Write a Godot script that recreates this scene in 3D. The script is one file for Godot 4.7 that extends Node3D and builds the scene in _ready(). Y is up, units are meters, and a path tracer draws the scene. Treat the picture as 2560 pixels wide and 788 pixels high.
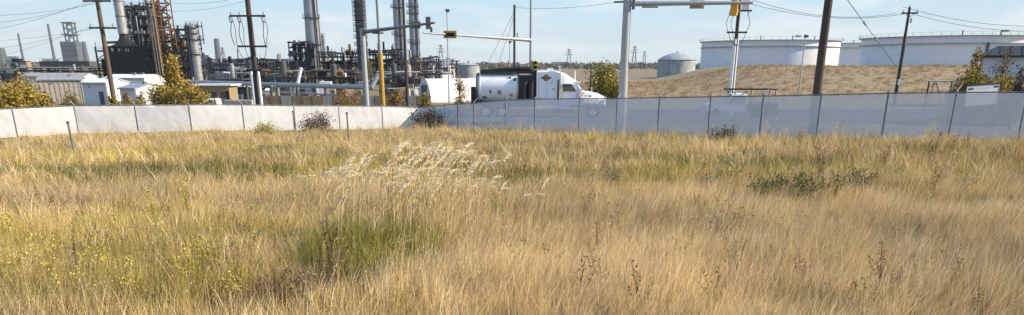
extends Node3D
# A grass field before a screened chain-link fence, a road junction with a tank truck, and a refinery with storage tanks behind.

var M := {}
var U := {}
var used := {}
var rng := RandomNumberGenerator.new()
var hills_noise := FastNoiseLite.new()
var patch_noise := FastNoiseLite.new()
var ctrl: Array[Vector3] = []
const GX0 := -75.0
const GZ0 := 14.0
const GS := 1.25
const GNX := 121
const GNZ := 84
var gh := PackedFloat32Array()

# ---------------------------------------------------------------- mesh collecting
class MB:
	var v := PackedVector3Array()
	var n := PackedVector3Array()
	var c := PackedColorArray()
	var col := Color.WHITE
	func tri(p: Vector3, q: Vector3, r: Vector3, a: Vector3, b: Vector3, d: Vector3) -> void:
		var g := (q - p).cross(r - p)
		if g.dot(a + b + d) > 0.0:
			v.append(p); v.append(r); v.append(q); n.append(a); n.append(d); n.append(b)
		else:
			v.append(p); v.append(q); v.append(r); n.append(a); n.append(b); n.append(d)
		c.append(col); c.append(col); c.append(col)
	func quad(p: Vector3, q: Vector3, r: Vector3, s: Vector3, a: Vector3) -> void:
		tri(p, q, r, a, a, a); tri(p, r, s, a, a, a)
	func quad4(p: Vector3, q: Vector3, r: Vector3, s: Vector3, a: Vector3, b: Vector3, d: Vector3, e: Vector3) -> void:
		tri(p, q, r, a, b, d); tri(p, r, s, a, d, e)
	func flat(p: Vector3, q: Vector3, r: Vector3, s: Vector3) -> void:
		quad(p, q, r, s, -((q - p).cross(r - p)).normalized())
	func box(m: Vector3, size: Vector3, bs := Basis.IDENTITY) -> void:
		var h := size * 0.5
		for ax in 3:
			for sg in [-1.0, 1.0]:
				var nn := Vector3.ZERO; nn[ax] = sg
				var e := Vector3.ZERO; e[(ax + 1) % 3] = h[(ax + 1) % 3]
				var f := Vector3.ZERO; f[(ax + 2) % 3] = h[(ax + 2) % 3]
				var o := nn * h[ax]
				quad(m + bs * (o - e - f), m + bs * (o + e - f), m + bs * (o + e + f), m + bs * (o - e + f), bs * nn)
	func chbox(m: Vector3, size: Vector3, ch: float, bs := Basis.IDENTITY) -> void:
		var h := size * 0.5
		var k := h - Vector3.ONE * ch
		for ax in 3:
			var b1 := (ax + 1) % 3
			var b2 := (ax + 2) % 3
			for sg in [-1.0, 1.0]:
				var o := Vector3.ZERO; o[ax] = sg * h[ax]
				var e := Vector3.ZERO; e[b1] = k[b1]
				var f := Vector3.ZERO; f[b2] = k[b2]
				quad(m + bs * (o - e - f), m + bs * (o + e - f), m + bs * (o + e + f), m + bs * (o - e + f), bs * (o.normalized()))
			for s1 in [-1.0, 1.0]:
				for s2 in [-1.0, 1.0]:
					var p := Vector3.ZERO; p[b1] = s1 * h[b1]; p[b2] = s2 * k[b2]
					var q := Vector3.ZERO; q[b1] = s1 * k[b1]; q[b2] = s2 * h[b2]
					var l := Vector3.ZERO; l[ax] = k[ax]
					var nn := Vector3.ZERO; nn[b1] = s1; nn[b2] = s2
					quad(m + bs * (p - l), m + bs * (p + l), m + bs * (q + l), m + bs * (q - l), bs * nn.normalized())
		for i in 8:
			var sx := 1.0 if i & 1 else -1.0
			var sy := 1.0 if i & 2 else -1.0
			var sz := 1.0 if i & 4 else -1.0
			var nn := bs * Vector3(sx, sy, sz).normalized()
			tri(m + bs * Vector3(sx * h.x, sy * k.y, sz * k.z), m + bs * Vector3(sx * k.x, sy * h.y, sz * k.z), m + bs * Vector3(sx * k.x, sy * k.y, sz * h.z), nn, nn, nn)
	func tube(a: Vector3, b: Vector3, ra: float, rb: float, sides := 8, caps := true) -> void:
		var d := (b - a).normalized()
		var x := d.cross(Vector3.UP if absf(d.y) < 0.9 else Vector3.RIGHT).normalized()
		var y := d.cross(x)
		for i in sides:
			var t0 := TAU * i / sides
			var t1 := TAU * (i + 1) / sides
			var n0 := x * cos(t0) + y * sin(t0)
			var n1 := x * cos(t1) + y * sin(t1)
			quad4(a + n0 * ra, a + n1 * ra, b + n1 * rb, b + n0 * rb, n0, n1, n1, n0)
			if caps:
				if ra > 0.001: tri(a, a + n0 * ra, a + n1 * ra, -d, -d, -d)
				if rb > 0.001: tri(b, b + n0 * rb, b + n1 * rb, d, d, d)
	func path(pts: Array, r0: float, r1: float, sides := 6) -> void:
		for i in pts.size() - 1:
			var f0 := float(i) / (pts.size() - 1)
			var f1 := float(i + 1) / (pts.size() - 1)
			tube(pts[i], pts[i + 1], lerpf(r0, r1, f0), lerpf(r0, r1, f1), sides, i == 0 or i == pts.size() - 2)
	# profile: Vector2(radius, along the axis)
	func lathe(o: Vector3, bs: Basis, prof: Array, sides := 24) -> void:
		for k in prof.size() - 1:
			var p: Vector2 = prof[k]
			var q: Vector2 = prof[k + 1]
			var t := (q - p).normalized()
			for i in sides:
				var c0 := cos(TAU * i / sides); var s0 := sin(TAU * i / sides)
				var c1 := cos(TAU * (i + 1) / sides); var s1 := sin(TAU * (i + 1) / sides)
				var n0 := bs * Vector3(c0 * t.y, -t.x, s0 * t.y)
				var n1 := bs * Vector3(c1 * t.y, -t.x, s1 * t.y)
				var a := o + bs * Vector3(c0 * p.x, p.y, s0 * p.x)
				var b := o + bs * Vector3(c1 * p.x, p.y, s1 * p.x)
				var d := o + bs * Vector3(c1 * q.x, q.y, s1 * q.x)
				var e := o + bs * Vector3(c0 * q.x, q.y, s0 * q.x)
				if p.x > 0.0005: tri(a, b, d, n0, n1, n1)
				if q.x > 0.0005: tri(a, d, e, n0, n1, n0)
	# a side outline (x, y) given a width along z
	func prism(poly: PackedVector2Array, z0: float, z1: float) -> void:
		var mid := Vector3.ZERO
		for p in poly: mid += Vector3(p.x, p.y, 0) / poly.size()
		var idx := Geometry2D.triangulate_polygon(poly)
		for k in idx.size() / 3:
			var a := poly[idx[k * 3]]; var b := poly[idx[k * 3 + 1]]; var d := poly[idx[k * 3 + 2]]
			tri(Vector3(a.x, a.y, z0), Vector3(b.x, b.y, z0), Vector3(d.x, d.y, z0), Vector3(0, 0, -1), Vector3(0, 0, -1), Vector3(0, 0, -1))
			tri(Vector3(a.x, a.y, z1), Vector3(b.x, b.y, z1), Vector3(d.x, d.y, z1), Vector3(0, 0, 1), Vector3(0, 0, 1), Vector3(0, 0, 1))
		var cw := Geometry2D.is_polygon_clockwise(poly)
		for k in poly.size():
			var a := poly[k]; var b := poly[(k + 1) % poly.size()]
			var t := (b - a).normalized()
			var nn := Vector3(t.y, -t.x, 0) * (-1.0 if cw else 1.0)
			quad(Vector3(a.x, a.y, z0), Vector3(b.x, b.y, z0), Vector3(b.x, b.y, z1), Vector3(a.x, a.y, z1), nn)
	# cross-sections along x: [x, y0, y1, half width at the bottom, half width at the top, corner radius]
	func loft(secs: Array, cap0 := true, cap1 := true) -> void:
		var rings := []
		for s in secs:
			var ring := PackedVector3Array()
			var r: float = s[5]
			for q in 4:
				var sy := 1.0 if q == 1 or q == 2 else -1.0
				var sz := 1.0 if q < 2 else -1.0
				var hw: float = s[4] if sy > 0 else s[3]
				var cy: float = (s[2] - r) if sy > 0 else (s[1] + r)
				var cz: float = sz * (hw - r)
				for j in 4:
					var a0: float = [-PI / 2, 0.0, PI / 2, PI][q] + PI / 2 * j / 3.0
					ring.append(Vector3(s[0], cy + sin(a0) * r, cz + cos(a0) * r))
			rings.append(ring)
		var cnt: int = rings[0].size()
		for k in rings.size() - 1:
			var A: PackedVector3Array = rings[k]
			var B: PackedVector3Array = rings[k + 1]
			var ca := Vector3.ZERO
			for p in A: ca += p / cnt
			for i in cnt:
				var j := (i + 1) % cnt
				if A[i].distance_to(A[j]) < 1e-4 and B[i].distance_to(B[j]) < 1e-4: continue
				var g := (A[j] - A[i] + B[j] - B[i]).cross(B[i] - A[i] + B[j] - A[j]).normalized()
				if g.dot(A[i] + A[j] - ca * 2.0) < 0: g = -g
				quad(A[i], A[j], B[j], B[i], g)
		for e in 2:
			if (e == 0 and not cap0) or (e == 1 and not cap1): continue
			var R: PackedVector3Array = rings[0] if e == 0 else rings[-1]
			var m := Vector3.ZERO
			for p in R: m += p / cnt
			var nn := Vector3(-1 if e == 0 else 1, 0, 0)
			for i in cnt: tri(m, R[i], R[(i + 1) % cnt], nn, nn, nn)
	func mesh() -> ArrayMesh:
		var a := []
		a.resize(Mesh.ARRAY_MAX)
		a[Mesh.ARRAY_VERTEX] = v; a[Mesh.ARRAY_NORMAL] = n; a[Mesh.ARRAY_COLOR] = c
		var m := ArrayMesh.new()
		m.add_surface_from_arrays(Mesh.PRIMITIVE_TRIANGLES, a)
		return m

# ---------------------------------------------------------------- nodes
func numbered(called: String) -> String:
	var k: int = used.get(called, 0)
	used[called] = k + 1
	return called if k == 0 else "%s_%03d" % [called, k]

func thing(called: String, label: String, category: String, at := Vector3.ZERO, turn := 0.0, group := "") -> Node3D:
	var o := Node3D.new()
	o.name = numbered(called)
	add_child(o)
	o.position = at; o.rotation.y = turn
	o.set_meta("label", label); o.set_meta("category", category)
	if group: o.set_meta("group", group)
	return o

func put(parent: Node3D, called: String, mesh: Mesh, m: Material) -> MeshInstance3D:
	var o := MeshInstance3D.new()
	o.name = called; o.mesh = mesh; o.material_override = m
	parent.add_child(o, true)
	return o

func part(parent: Node3D, called: String, b: MB, m: Material) -> MeshInstance3D:
	return put(parent, called, b.mesh(), m)

func solo(called: String, b: MB, m: Material, label: String, category: String, at := Vector3.ZERO, group := "") -> MeshInstance3D:
	var o := put(self, numbered(called), b.mesh(), m)
	o.position = at
	o.set_meta("label", label); o.set_meta("category", category)
	if group: o.set_meta("group", group)
	return o

func copy(src: Node3D, called: String, at: Vector3, turn: float, label := "") -> Node3D:
	var o: Node3D = src.duplicate()
	o.name = numbered(called)
	add_child(o)
	o.position = at; o.rotation.y = turn
	if label: o.set_meta("label", label)
	return o

# shared unit shapes, scaled into place
func bx(parent: Node3D, called: String, c: Vector3, s: Vector3, m: Material, turn := Vector3.ZERO) -> MeshInstance3D:
	var o := put(parent, called, U.box, m)
	o.transform = Transform3D(Basis.from_euler(turn) * Basis.from_scale(s), c)
	return o

func bar(parent: Node3D, called: String, a: Vector3, b: Vector3, r: float, m: Material, square := false) -> MeshInstance3D:
	var o := put(parent, called, U.box if square else U.rod, m)
	var d := b - a
	var y := d.normalized()
	var x := y.cross(Vector3.FORWARD if absf(y.z) < 0.9 else Vector3.RIGHT).normalized()
	var z := x.cross(y)
	var k := 2.0 * r if square else r
	o.transform = Transform3D(Basis(x * k, d, z * k), (a + b) * 0.5)
	return o

func mat(col: Color, rough := 0.8, metal := 0.0, tex = null, scale := 1.0) -> StandardMaterial3D:
	var m := StandardMaterial3D.new()
	m.albedo_color = col.linear_to_srgb()
	m.roughness = rough; m.metallic = metal
	m.metallic_specular = 0.4
	if tex:
		m.albedo_texture = tex
		m.uv1_triplanar = true; m.uv1_world_triplanar = true
		m.uv1_scale = Vector3.ONE * scale
	return m

func noise_tex(freq: float, lo: Color, hi: Color, sd: int, size := 512, oct := 5, mid := 0.5) -> NoiseTexture2D:
	var f := FastNoiseLite.new()
	f.seed = sd; f.frequency = freq; f.fractal_octaves = oct; f.noise_type = FastNoiseLite.TYPE_SIMPLEX_SMOOTH
	var t := NoiseTexture2D.new()
	t.width = size; t.height = size; t.seamless = true; t.noise = f
	var g := Gradient.new()
	g.set_color(0, lo.linear_to_srgb()); g.set_color(1, hi.linear_to_srgb())
	g.add_point(mid, lo.lerp(hi, 0.5).linear_to_srgb())
	t.color_ramp = g
	return t

func L(r: float, g: float, b: float) -> Color: return Color(r, g, b)

# ---------------------------------------------------------------- ground heights
func raw_height(x: float, z: float) -> float:
	var sw := 0.0
	var sy := 0.0
	for p in ctrl:
		var dx := x - p.x
		var dz := z - p.z
		var q := dx * dx + dz * dz + 2.0
		var w := 1.0 / (q * q)
		sw += w; sy += w * p.y
	return sy / sw + 0.05 * hills_noise.get_noise_2d(x, z)

func ground(x: float, z: float) -> float:
	var fx := clampf((x - GX0) / GS, 0.0, GNX - 1.001)
	var fz := clampf((GZ0 - z) / GS, 0.0, GNZ - 1.001)
	var i := int(fx)
	var j := int(fz)
	fx -= i; fz -= j
	var a := lerpf(gh[j * GNX + i], gh[j * GNX + i + 1], fx)
	var b := lerpf(gh[(j + 1) * GNX + i], gh[(j + 1) * GNX + i + 1], fx)
	return lerpf(a, b, fz)

func on_ground(p: Vector2, dy := 0.0) -> Vector3: return Vector3(p.x, ground(p.x, p.y) + dy, p.y)

func _ready() -> void:
	# ---- camera
	var cam := Camera3D.new()
	cam.name = "camera"
	cam.position = Vector3(0, 3.4, 0)
	cam.rotation_degrees = Vector3(-18.944, 0, 0)
	cam.projection = Camera3D.PROJECTION_FRUSTUM
	cam.near = 0.1
	cam.size = 0.0425946
	cam.frustum_offset = Vector2(0, 0.021946)
	cam.far = 12000.0
	add_child(cam)
	cam.current = true
	# ---- sky, haze, exposure
	var env := Environment.new()
	env.background_mode = Environment.BG_SKY
	env.sky = make_sky()
	env.tonemap_mode = Environment.TONE_MAPPER_LINEAR
	env.tonemap_exposure = 1.7
	env.fog_enabled = true
	env.fog_density = 0.00008
	env.fog_light_color = Color(0.88, 0.92, 0.95)
	env.sdfgi_enabled = true; env.ssao_enabled = true; env.ssil_enabled = true
	var we := WorldEnvironment.new()
	we.name = "environment"; we.environment = env
	add_child(we)
	# ---- sun: low on the right, nearly abeam
	var sun := DirectionalLight3D.new()
	sun.name = "sun"
	var az := deg_to_rad(93.0)
	var el := deg_to_rad(30.0)
	var to_sun := Vector3(cos(el) * sin(az), sin(el), -cos(el) * cos(az))
	sun.basis = Basis.looking_at(-to_sun, Vector3.UP)
	sun.light_energy = 1.6
	sun.light_color = Color(1.0, 0.94, 0.85)
	sun.light_angular_distance = 0.55
	sun.shadow_enabled = true
	add_child(sun)

	rng.seed = 7
	hills_noise.seed = 3; hills_noise.frequency = 0.12
	patch_noise.seed = 9; patch_noise.frequency = 0.11; patch_noise.fractal_octaves = 3
	U.box = BoxMesh.new()
	var rod := CylinderMesh.new()
	rod.top_radius = 1.0; rod.bottom_radius = 1.0; rod.height = 1.0; rod.radial_segments = 10; rod.rings = 0
	U.rod = rod
	make_materials()
	make_ground()
	make_fences()
	make_grass()
	make_all()

func make_sky() -> Sky:
	var w := 2048
	var h := 1024
	var im := Image.create(w, h, false, Image.FORMAT_RGBF)
	var cl := FastNoiseLite.new()
	cl.seed = 21; cl.frequency = 1.0; cl.fractal_octaves = 5; cl.fractal_gain = 0.55
	var wisp := FastNoiseLite.new()
	wisp.seed = 4; wisp.frequency = 1.0; wisp.fractal_octaves = 3
	var stops := [[0.0, L(0.40, 0.44, 0.44)], [1.6, L(0.40, 0.465, 0.485)], [4.8, L(0.325, 0.46, 0.55)], [14.0, L(0.22, 0.375, 0.60)], [35.0, L(0.15, 0.29, 0.58)], [90.0, L(0.10, 0.22, 0.50)]]
	im.fill_rect(Rect2i(0, h / 2, w, h / 2), L(0.40, 0.37, 0.30))
	for y in h / 2:
		var el := 90.0 - (y + 0.5) * 180.0 / h
		var base := L(0, 0, 0)
		for k in stops.size() - 1:
			if el >= stops[k][0] and el <= stops[k + 1][0]:
				base = stops[k][1].lerp(stops[k + 1][1], (el - stops[k][0]) / (stops[k + 1][0] - stops[k][0]))
		var lift := tan(deg_to_rad(clampf(el, 0.0, 80.0)))
		var amt := clampf(el / 1.2, 0.0, 1.0) * (1.0 - 0.65 * clampf((el - 6.0) / 40.0, 0.0, 1.0))
		for x in w:
			var a := TAU * x / w
			# thin bands that lie flat near the horizon
			var ca := cos(a) * 4.2
			var sa := sin(a) * 4.2
			var q := lift * 26.0 if lift < 0.25 else 6.5 + (lift - 0.25) * 5.0
			var s := cl.get_noise_3d(ca, q, sa) * 0.7 + 0.35 * wisp.get_noise_3d(ca * 2.6, q * 2.2, sa * 2.6)
			var k := smoothstep(-0.12, 0.42, s) * amt * 0.62
			im.set_pixel(x, y, base.lerp(L(0.52, 0.56, 0.575), k))
	var pm := PanoramaSkyMaterial.new()
	pm.panorama = ImageTexture.create_from_image(im)
	var sky := Sky.new()
	sky.sky_material = pm
	return sky

func make_materials() -> void:
	var dirt := noise_tex(0.02, L(0.72, 0.72, 0.72), L(1.0, 1.0, 1.0), 1)
	var stain := noise_tex(0.012, L(0.55, 0.53, 0.5), L(1.0, 1.0, 1.0), 2, 512, 6)
	var soil := noise_tex(0.03, L(0.10, 0.075, 0.04), L(0.30, 0.22, 0.115), 5, 1024, 7)
	var turf := noise_tex(0.02, L(0.185, 0.135, 0.078), L(0.315, 0.232, 0.135), 6, 1024, 7)
	M.soil = mat(L(1, 1, 1), 1.0, 0.0, soil, 0.35)
	M.turf = mat(L(1, 1, 1), 1.0, 0.0, turf, 0.03)
	M.asphalt = mat(L(0.06, 0.06, 0.062), 0.9, 0.0, dirt, 0.2)
	M.line = mat(L(0.7, 0.55, 0.1), 0.8)
	M.screen = mat(L(0.70, 0.70, 0.695), 0.9, 0.0, noise_tex(0.02, L(0.93, 0.93, 0.93), L(1, 1, 1), 8), 0.25)
	M.screen.transparency = BaseMaterial3D.TRANSPARENCY_ALPHA
	M.screen.albedo_color.a = 0.80
	M.galv = mat(L(0.19, 0.20, 0.205), 0.5, 0.3, dirt, 1.0)
	M.galv_pale = mat(L(0.42, 0.43, 0.44), 0.5, 0.3, dirt, 1.0)
	M.pole_wood = mat(L(0.15, 0.115, 0.085), 0.95, 0.0, stain, 0.9)
	M.pole_dark = mat(L(0.085, 0.07, 0.06), 0.95, 0.0, stain, 0.9)
	for m in [M.pole_wood, M.pole_dark]: m.uv1_scale = Vector3(5.0, 0.22, 5.0)
	M.pvc = mat(L(0.72, 0.72, 0.70), 0.5)
	M.porcelain = mat(L(0.32, 0.32, 0.34), 0.35)
	M.cable = mat(L(0.03, 0.03, 0.032), 0.7)
	M.black = mat(L(0.02, 0.02, 0.022), 0.55)
	M.rubber = mat(L(0.025, 0.025, 0.025), 0.9)
	M.white = mat(L(0.78, 0.78, 0.77), 0.65, 0.0, dirt, 0.5)
	M.white.metallic_specular = 0.28
	M.truck_white = mat(L(0.80, 0.80, 0.80), 0.5)
	M.truck_white.metallic_specular = 0.25
	M.tank_white = mat(L(0.80, 0.80, 0.79), 0.55, 0.0, noise_tex(0.01, L(0.86, 0.86, 0.85), L(1, 1, 1), 11), 0.05)
	M.tank_grey = mat(L(0.40, 0.45, 0.44), 0.6, 0.0, stain, 0.08)
	M.chrome = mat(L(0.75, 0.75, 0.75), 0.12, 1.0)
	M.glass = mat(L(0.03, 0.035, 0.04), 0.08)
	M.glass.metallic_specular = 0.7
	M.yellow = mat(L(0.68, 0.36, 0.03), 0.5)
	M.yellow_dull = mat(L(0.55, 0.33, 0.06), 0.6, 0.0, stain, 0.7)
	M.lens = mat(L(0.03, 0.02, 0.02), 0.3)
	M.red_lens = mat(L(0.35, 0.02, 0.02), 0.25)
	M.orange = mat(L(0.55, 0.22, 0.06), 0.6)
	M.steel_dark = mat(L(0.016, 0.017, 0.02), 0.7, 0.0, stain, 0.3)
	M.steel_mid = mat(L(0.10, 0.105, 0.11), 0.65, 0.0, stain, 0.3)
	M.steel_pale = mat(L(0.36, 0.37, 0.37), 0.6, 0.0, stain, 0.2)
	M.clad = mat(L(0.44, 0.46, 0.47), 0.45, 0.35, stain, 0.15)
	M.rust = mat(L(0.27, 0.13, 0.055), 0.9, 0.0, stain, 0.4)
	M.tan = mat(L(0.36, 0.27, 0.17), 0.9, 0.0, stain, 0.4)
	M.beige = mat(L(0.46, 0.43, 0.37), 0.7, 0.0, stain, 0.3)
	M.siding = mat(L(0.56, 0.58, 0.60), 0.6, 0.0, noise_tex(0.01, L(0.88, 0.88, 0.88), L(1, 1, 1), 14), 0.1)
	M.concrete = mat(L(0.48, 0.46, 0.42), 0.9, 0.0, stain, 0.4)
	M.roof_dark = mat(L(0.04, 0.042, 0.046), 0.6, 0.0, dirt, 0.3)
	M.leafy = mat(L(1, 1, 1), 0.75)
	M.leafy.vertex_color_use_as_albedo = true
	M.leafy.backlight_enabled = true; M.leafy.backlight = Color(0.5, 0.5, 0.4)
	M.leafy.metallic_specular = 0.25
	M.bark = mat(L(0.10, 0.075, 0.055), 0.95)
	M.painted = mat(L(1, 1, 1), 0.7)
	M.painted.vertex_color_use_as_albedo = true

func make_ground() -> void:
	# measured heights: near field, along both fences, the road and the yards behind
	for x in [-26.0, -13.0, 0.0, 13.0, 26.0]:
		ctrl.append(Vector3(x, 0.0, 6.0)); ctrl.append(Vector3(x, 0.0, -6.0)); ctrl.append(Vector3(x, 0.0, -15.0))
		ctrl.append(Vector3(x, -0.12 + 0.006 * x, -25.0))
	for p in left_posts(): ctrl.append(Vector3(p.x, p.y - 1.8, p.z))
	var rp := right_posts()
	for k in rp.size(): ctrl.append(Vector3(rp[k].x, rp[k].y - tall(k, true), rp[k].z))
	for x in [-60.0, -45.0, -30.0]:
		ctrl.append(Vector3(x, -0.8, -40.0)); ctrl.append(Vector3(x, -1.6, -66.0))
	for x in [32.0, 45.0, 60.0]:
		ctrl.append(Vector3(x, 0.5, -32.0))
	for x in range(-30, 81, 8):
		for z in [-58.0, -64.0, -70.0]:
			ctrl.append(Vector3(x, -0.6, z))
	for x in range(-80, 81, 10):
		ctrl.append(Vector3(x, -2.0 if x < 0 else -0.8, -88.0))
	gh.resize(GNX * GNZ)
	for j in GNZ:
		for i in GNX:
			gh[j * GNX + i] = raw_height(GX0 + i * GS, GZ0 - j * GS)
	var xs := PackedFloat32Array()
	var zs := PackedFloat32Array()
	for q in [-6000.0, -3500.0, -1500.0, -600.0, -280.0, -160.0, -110.0]: xs.append(q)
	for i in GNX: xs.append(GX0 + i * GS)
	for q in [110.0, 160.0, 280.0, 600.0, 1500.0, 3500.0, 6000.0]: xs.append(q)
	for q in [200.0, 60.0]: zs.append(q)
	for j in GNZ: zs.append(GZ0 - j * GS)
	for q in [-100.0, -125.0, -170.0, -260.0, -500.0, -1200.0, -2800.0, -6000.0]: zs.append(q)
	var st := SurfaceTool.new()
	st.begin(Mesh.PRIMITIVE_TRIANGLES)
	st.set_smooth_group(0)
	for z in zs:
		for x in xs:
			var y := ground(x, z)
			if z < -92.0: y = lerpf(y, -2.0, clampf((-z - 92.0) / 60.0, 0.0, 1.0))
			st.add_vertex(Vector3(x, y, z))
	var nx := xs.size()
	for j in zs.size() - 1:
		for i in nx - 1:
			var a := j * nx + i
			st.add_index(a); st.add_index(a + nx); st.add_index(a + 1)
			st.add_index(a + 1); st.add_index(a + nx); st.add_index(a + nx + 1)
	st.generate_normals()
	var o := put(self, "ground", st.commit(), M.soil)
	o.set_meta("kind", "structure"); o.set_meta("label", "brown soil and dry thatch under the grass field"); o.set_meta("category", "ground")

func left_posts() -> Array:
	return [Vector3(-31.53, 0.98, -42.60), Vector3(-28.92, 1.11, -44.40), Vector3(-26.34, 1.17, -46.20), Vector3(-23.28, 1.14, -47.40), Vector3(-20.37, 1.12, -48.40), Vector3(-17.59, 1.04, -50.00), Vector3(-14.73, 0.90, -51.80), Vector3(-12.10, 0.80, -53.50), Vector3(-9.38, 0.69, -55.20), Vector3(-6.97, 0.51, -57.00)]

func right_posts() -> Array:
	return [Vector3(-6.97, 0.51, -57.00), Vector3(-4.80, 0.78, -55.00), Vector3(-2.60, 1.01, -52.80), Vector3(-0.39, 1.31, -50.20), Vector3(1.43, 1.48, -47.70), Vector3(3.96, 1.61, -45.00), Vector3(5.90, 1.71, -43.00), Vector3(7.86, 1.83, -41.00), Vector3(10.19, 1.93, -39.50), Vector3(12.39, 2.02, -38.00), Vector3(14.63, 2.13, -36.50), Vector3(17.05, 2.25, -35.00), Vector3(19.54, 2.32, -34.00), Vector3(22.00, 2.37, -33.00), Vector3(24.46, 2.45, -32.00)]

func tall(k: int, shaded: bool) -> float: return 1.8 + (0.32 * clampf(k / 4.0, 0.0, 1.0) if shaded else 0.0)

func make_fences() -> void:
	fence(left_posts(), false, "pale screened chain-link fence along the grass in full sun")
	fence(right_posts(), true, "grey-blue screened chain-link fence in shade in front of the road")

func fence(posts: Array, shaded: bool, label: String) -> void:
	var t := thing("screened_fence", label, "fence")
	var n := posts.size()
	for k in n:
		if shaded and k == 0: continue
		var H := tall(k, shaded)
		var p: Vector3 = posts[k]
		var b := MB.new()
		var r := 0.065 if (k == n - 1 or k == 0) else 0.055
		b.tube(p + Vector3(0, -H - 0.15, 0), p + Vector3(0, 0.05, 0), r, r, 10)
		b.lathe(p + Vector3(0, 0.05, 0), Basis.IDENTITY, [Vector2(r, 0), Vector2(r * 0.7, 0.035), Vector2(0, 0.05)], 10)
		part(t, "post", b, M.galv)
		# arm that once carried barbed wire
		var has_arm := (shaded and k > 1) or (not shaded and k in [2, 5])
		if has_arm:
			var a := MB.new()
			var dir := Vector3(0.26, 0.33, -0.1) if shaded else Vector3(-0.22, 0.30, -0.1)
			a.tube(p + Vector3(0, 0.04, 0), p + dir, 0.03, 0.022, 8)
			part(t, "wire_arm", a, M.galv_pale)
	for k in n - 1:
		var p: Vector3 = posts[k]
		var q: Vector3 = posts[k + 1]
		var along := (q - p)
		var H := tall(k, shaded)
		var HQ := tall(k + 1, shaded)
		var out := Vector3(-along.z, 0, along.x).normalized()
		if out.z < 0: out = -out
		var b := MB.new()
		b.tube(p + Vector3(0, -0.02, 0), q + Vector3(0, -0.02, 0), 0.03, 0.03, 8)
		part(t, "top_rail", b, M.galv)
		b = MB.new()
		b.tube(p + Vector3(0, -H + 0.10, 0), q + Vector3(0, -HQ + 0.10, 0), 0.012, 0.012, 6)
		part(t, "tension_wire", b, M.galv)
		# the fabric, laced between the rails and slightly bellied by the wind
		b = MB.new()
		var cols := 22
		var rows := 10
		var grid := []
		var belly := rng.randf_range(-0.05, 0.07)
		for j in rows + 1:
			var row := []
			for i in cols + 1:
				var u := float(i) / cols
				var v := float(j) / rows
				var lace := 0.018 * absf(sin(u * PI * 6.0))
				var y := lerpf(-0.05 - (lace if true else 0.0), -lerpf(H, HQ, u) + 0.16 + 0.03 * sin(u * PI * 3.0 + k), v)
				var off := 0.062 + belly * sin(u * PI) * sin(v * PI) + 0.02 * patch_noise.get_noise_2d(u * 46.0 + k * 31.0, v * 12.0)
				row.append(p.lerp(q, 0.012 + 0.976 * u) + Vector3(0, y, 0) + out * off)
			grid.append(row)
		for j in rows:
			for i in cols:
				var nn := []
				for c in [[j, i], [j, i + 1], [j + 1, i + 1], [j + 1, i]]:
					var gu: Vector3 = grid[c[0]][mini(c[1] + 1, cols)] - grid[c[0]][maxi(c[1] - 1, 0)]
					var gv: Vector3 = grid[mini(c[0] + 1, rows)][c[1]] - grid[maxi(c[0] - 1, 0)][c[1]]
					var g := gu.cross(gv).normalized()
					nn.append(g if g.dot(out) > 0 else -g)
				b.quad4(grid[j][i], grid[j][i + 1], grid[j + 1][i + 1], grid[j + 1][i], nn[0], nn[1], nn[2], nn[3])
		part(t, "screen_panel", b, M.screen)

# ---------------------------------------------------------------- grass
func blade(b: MB, o: Vector3, h: float, w: float, lean: Vector2, face: float, segs := 3) -> void:
	var side := Vector3(cos(face), 0, sin(face)) * w
	var prev := o
	for s in segs:
		var t := float(s + 1) / segs
		var p := o + Vector3(lean.x * t * t, h * (t - 0.18 * t * t * lean.length() / maxf(h, 0.01)), lean.y * t * t)
		var w0 := 1.0 - 0.55 * float(s) / segs
		var w1 := 1.0 - 0.55 * t
		var nn := side.cross(p - prev).normalized()
		if nn.y < 0: nn = -nn
		if s == segs - 1:
			b.tri(prev - side * w0, prev + side * w0, p, nn, nn, nn)
		else:
			b.quad(prev - side * w0, prev + side * w0, p + side * w1, p - side * w1, nn)
		prev = p

func tuft(count: int, radius: float, h0: float, h1: float, w: float, lean: float, pal: Array, r: RandomNumberGenerator, straws := false) -> ArrayMesh:
	var b := MB.new()
	for i in count:
		var a := r.randf() * TAU
		var d := radius * sqrt(r.randf())
		var h := r.randf_range(h0, h1)
		var ln := Vector2(r.randfn(0.25, 0.6), r.randfn(0.0, 0.55)) * lean * h + Vector2(cos(a), sin(a)) * h * 0.12
		b.col = pal[r.randi() % pal.size()] * r.randf_range(0.8, 1.2)
		if straws and i % 10 == 0:
			# a bleached, bent old straw among the blades
			b.col = L(0.86, 0.73, 0.50) * r.randf_range(0.8, 1.1)
			h = h1 * r.randf_range(0.9, 1.35)
			ln = Vector2(r.randfn(0.25, 0.3), r.randfn(0.0, 0.25)) * h
		blade(b, Vector3(cos(a) * d, -0.02, sin(a) * d), h, w * r.randf_range(0.6, 1.25), ln, r.randf() * TAU)
	return b.mesh()

# a flowering stem: thin culm, a leaf or two, and a nodding plume that bends downwind (to +x)
func stem_shape(b: MB, o: Vector3, h: float, lean: Vector2, r0: float, head: float, fat: float, stemc: Color, headc: Color, r: RandomNumberGenerator) -> void:
	var pts := []
	for s in 5:
		var t := s / 4.0
		pts.append(o + Vector3(lean.x * t * t, h * t, lean.y * t * t))
	b.col = stemc
	b.path(pts, r0, r0 * 0.6, 3)
	b.col = headc
	plume(b, pts[4], head, fat, lean, r)

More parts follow.
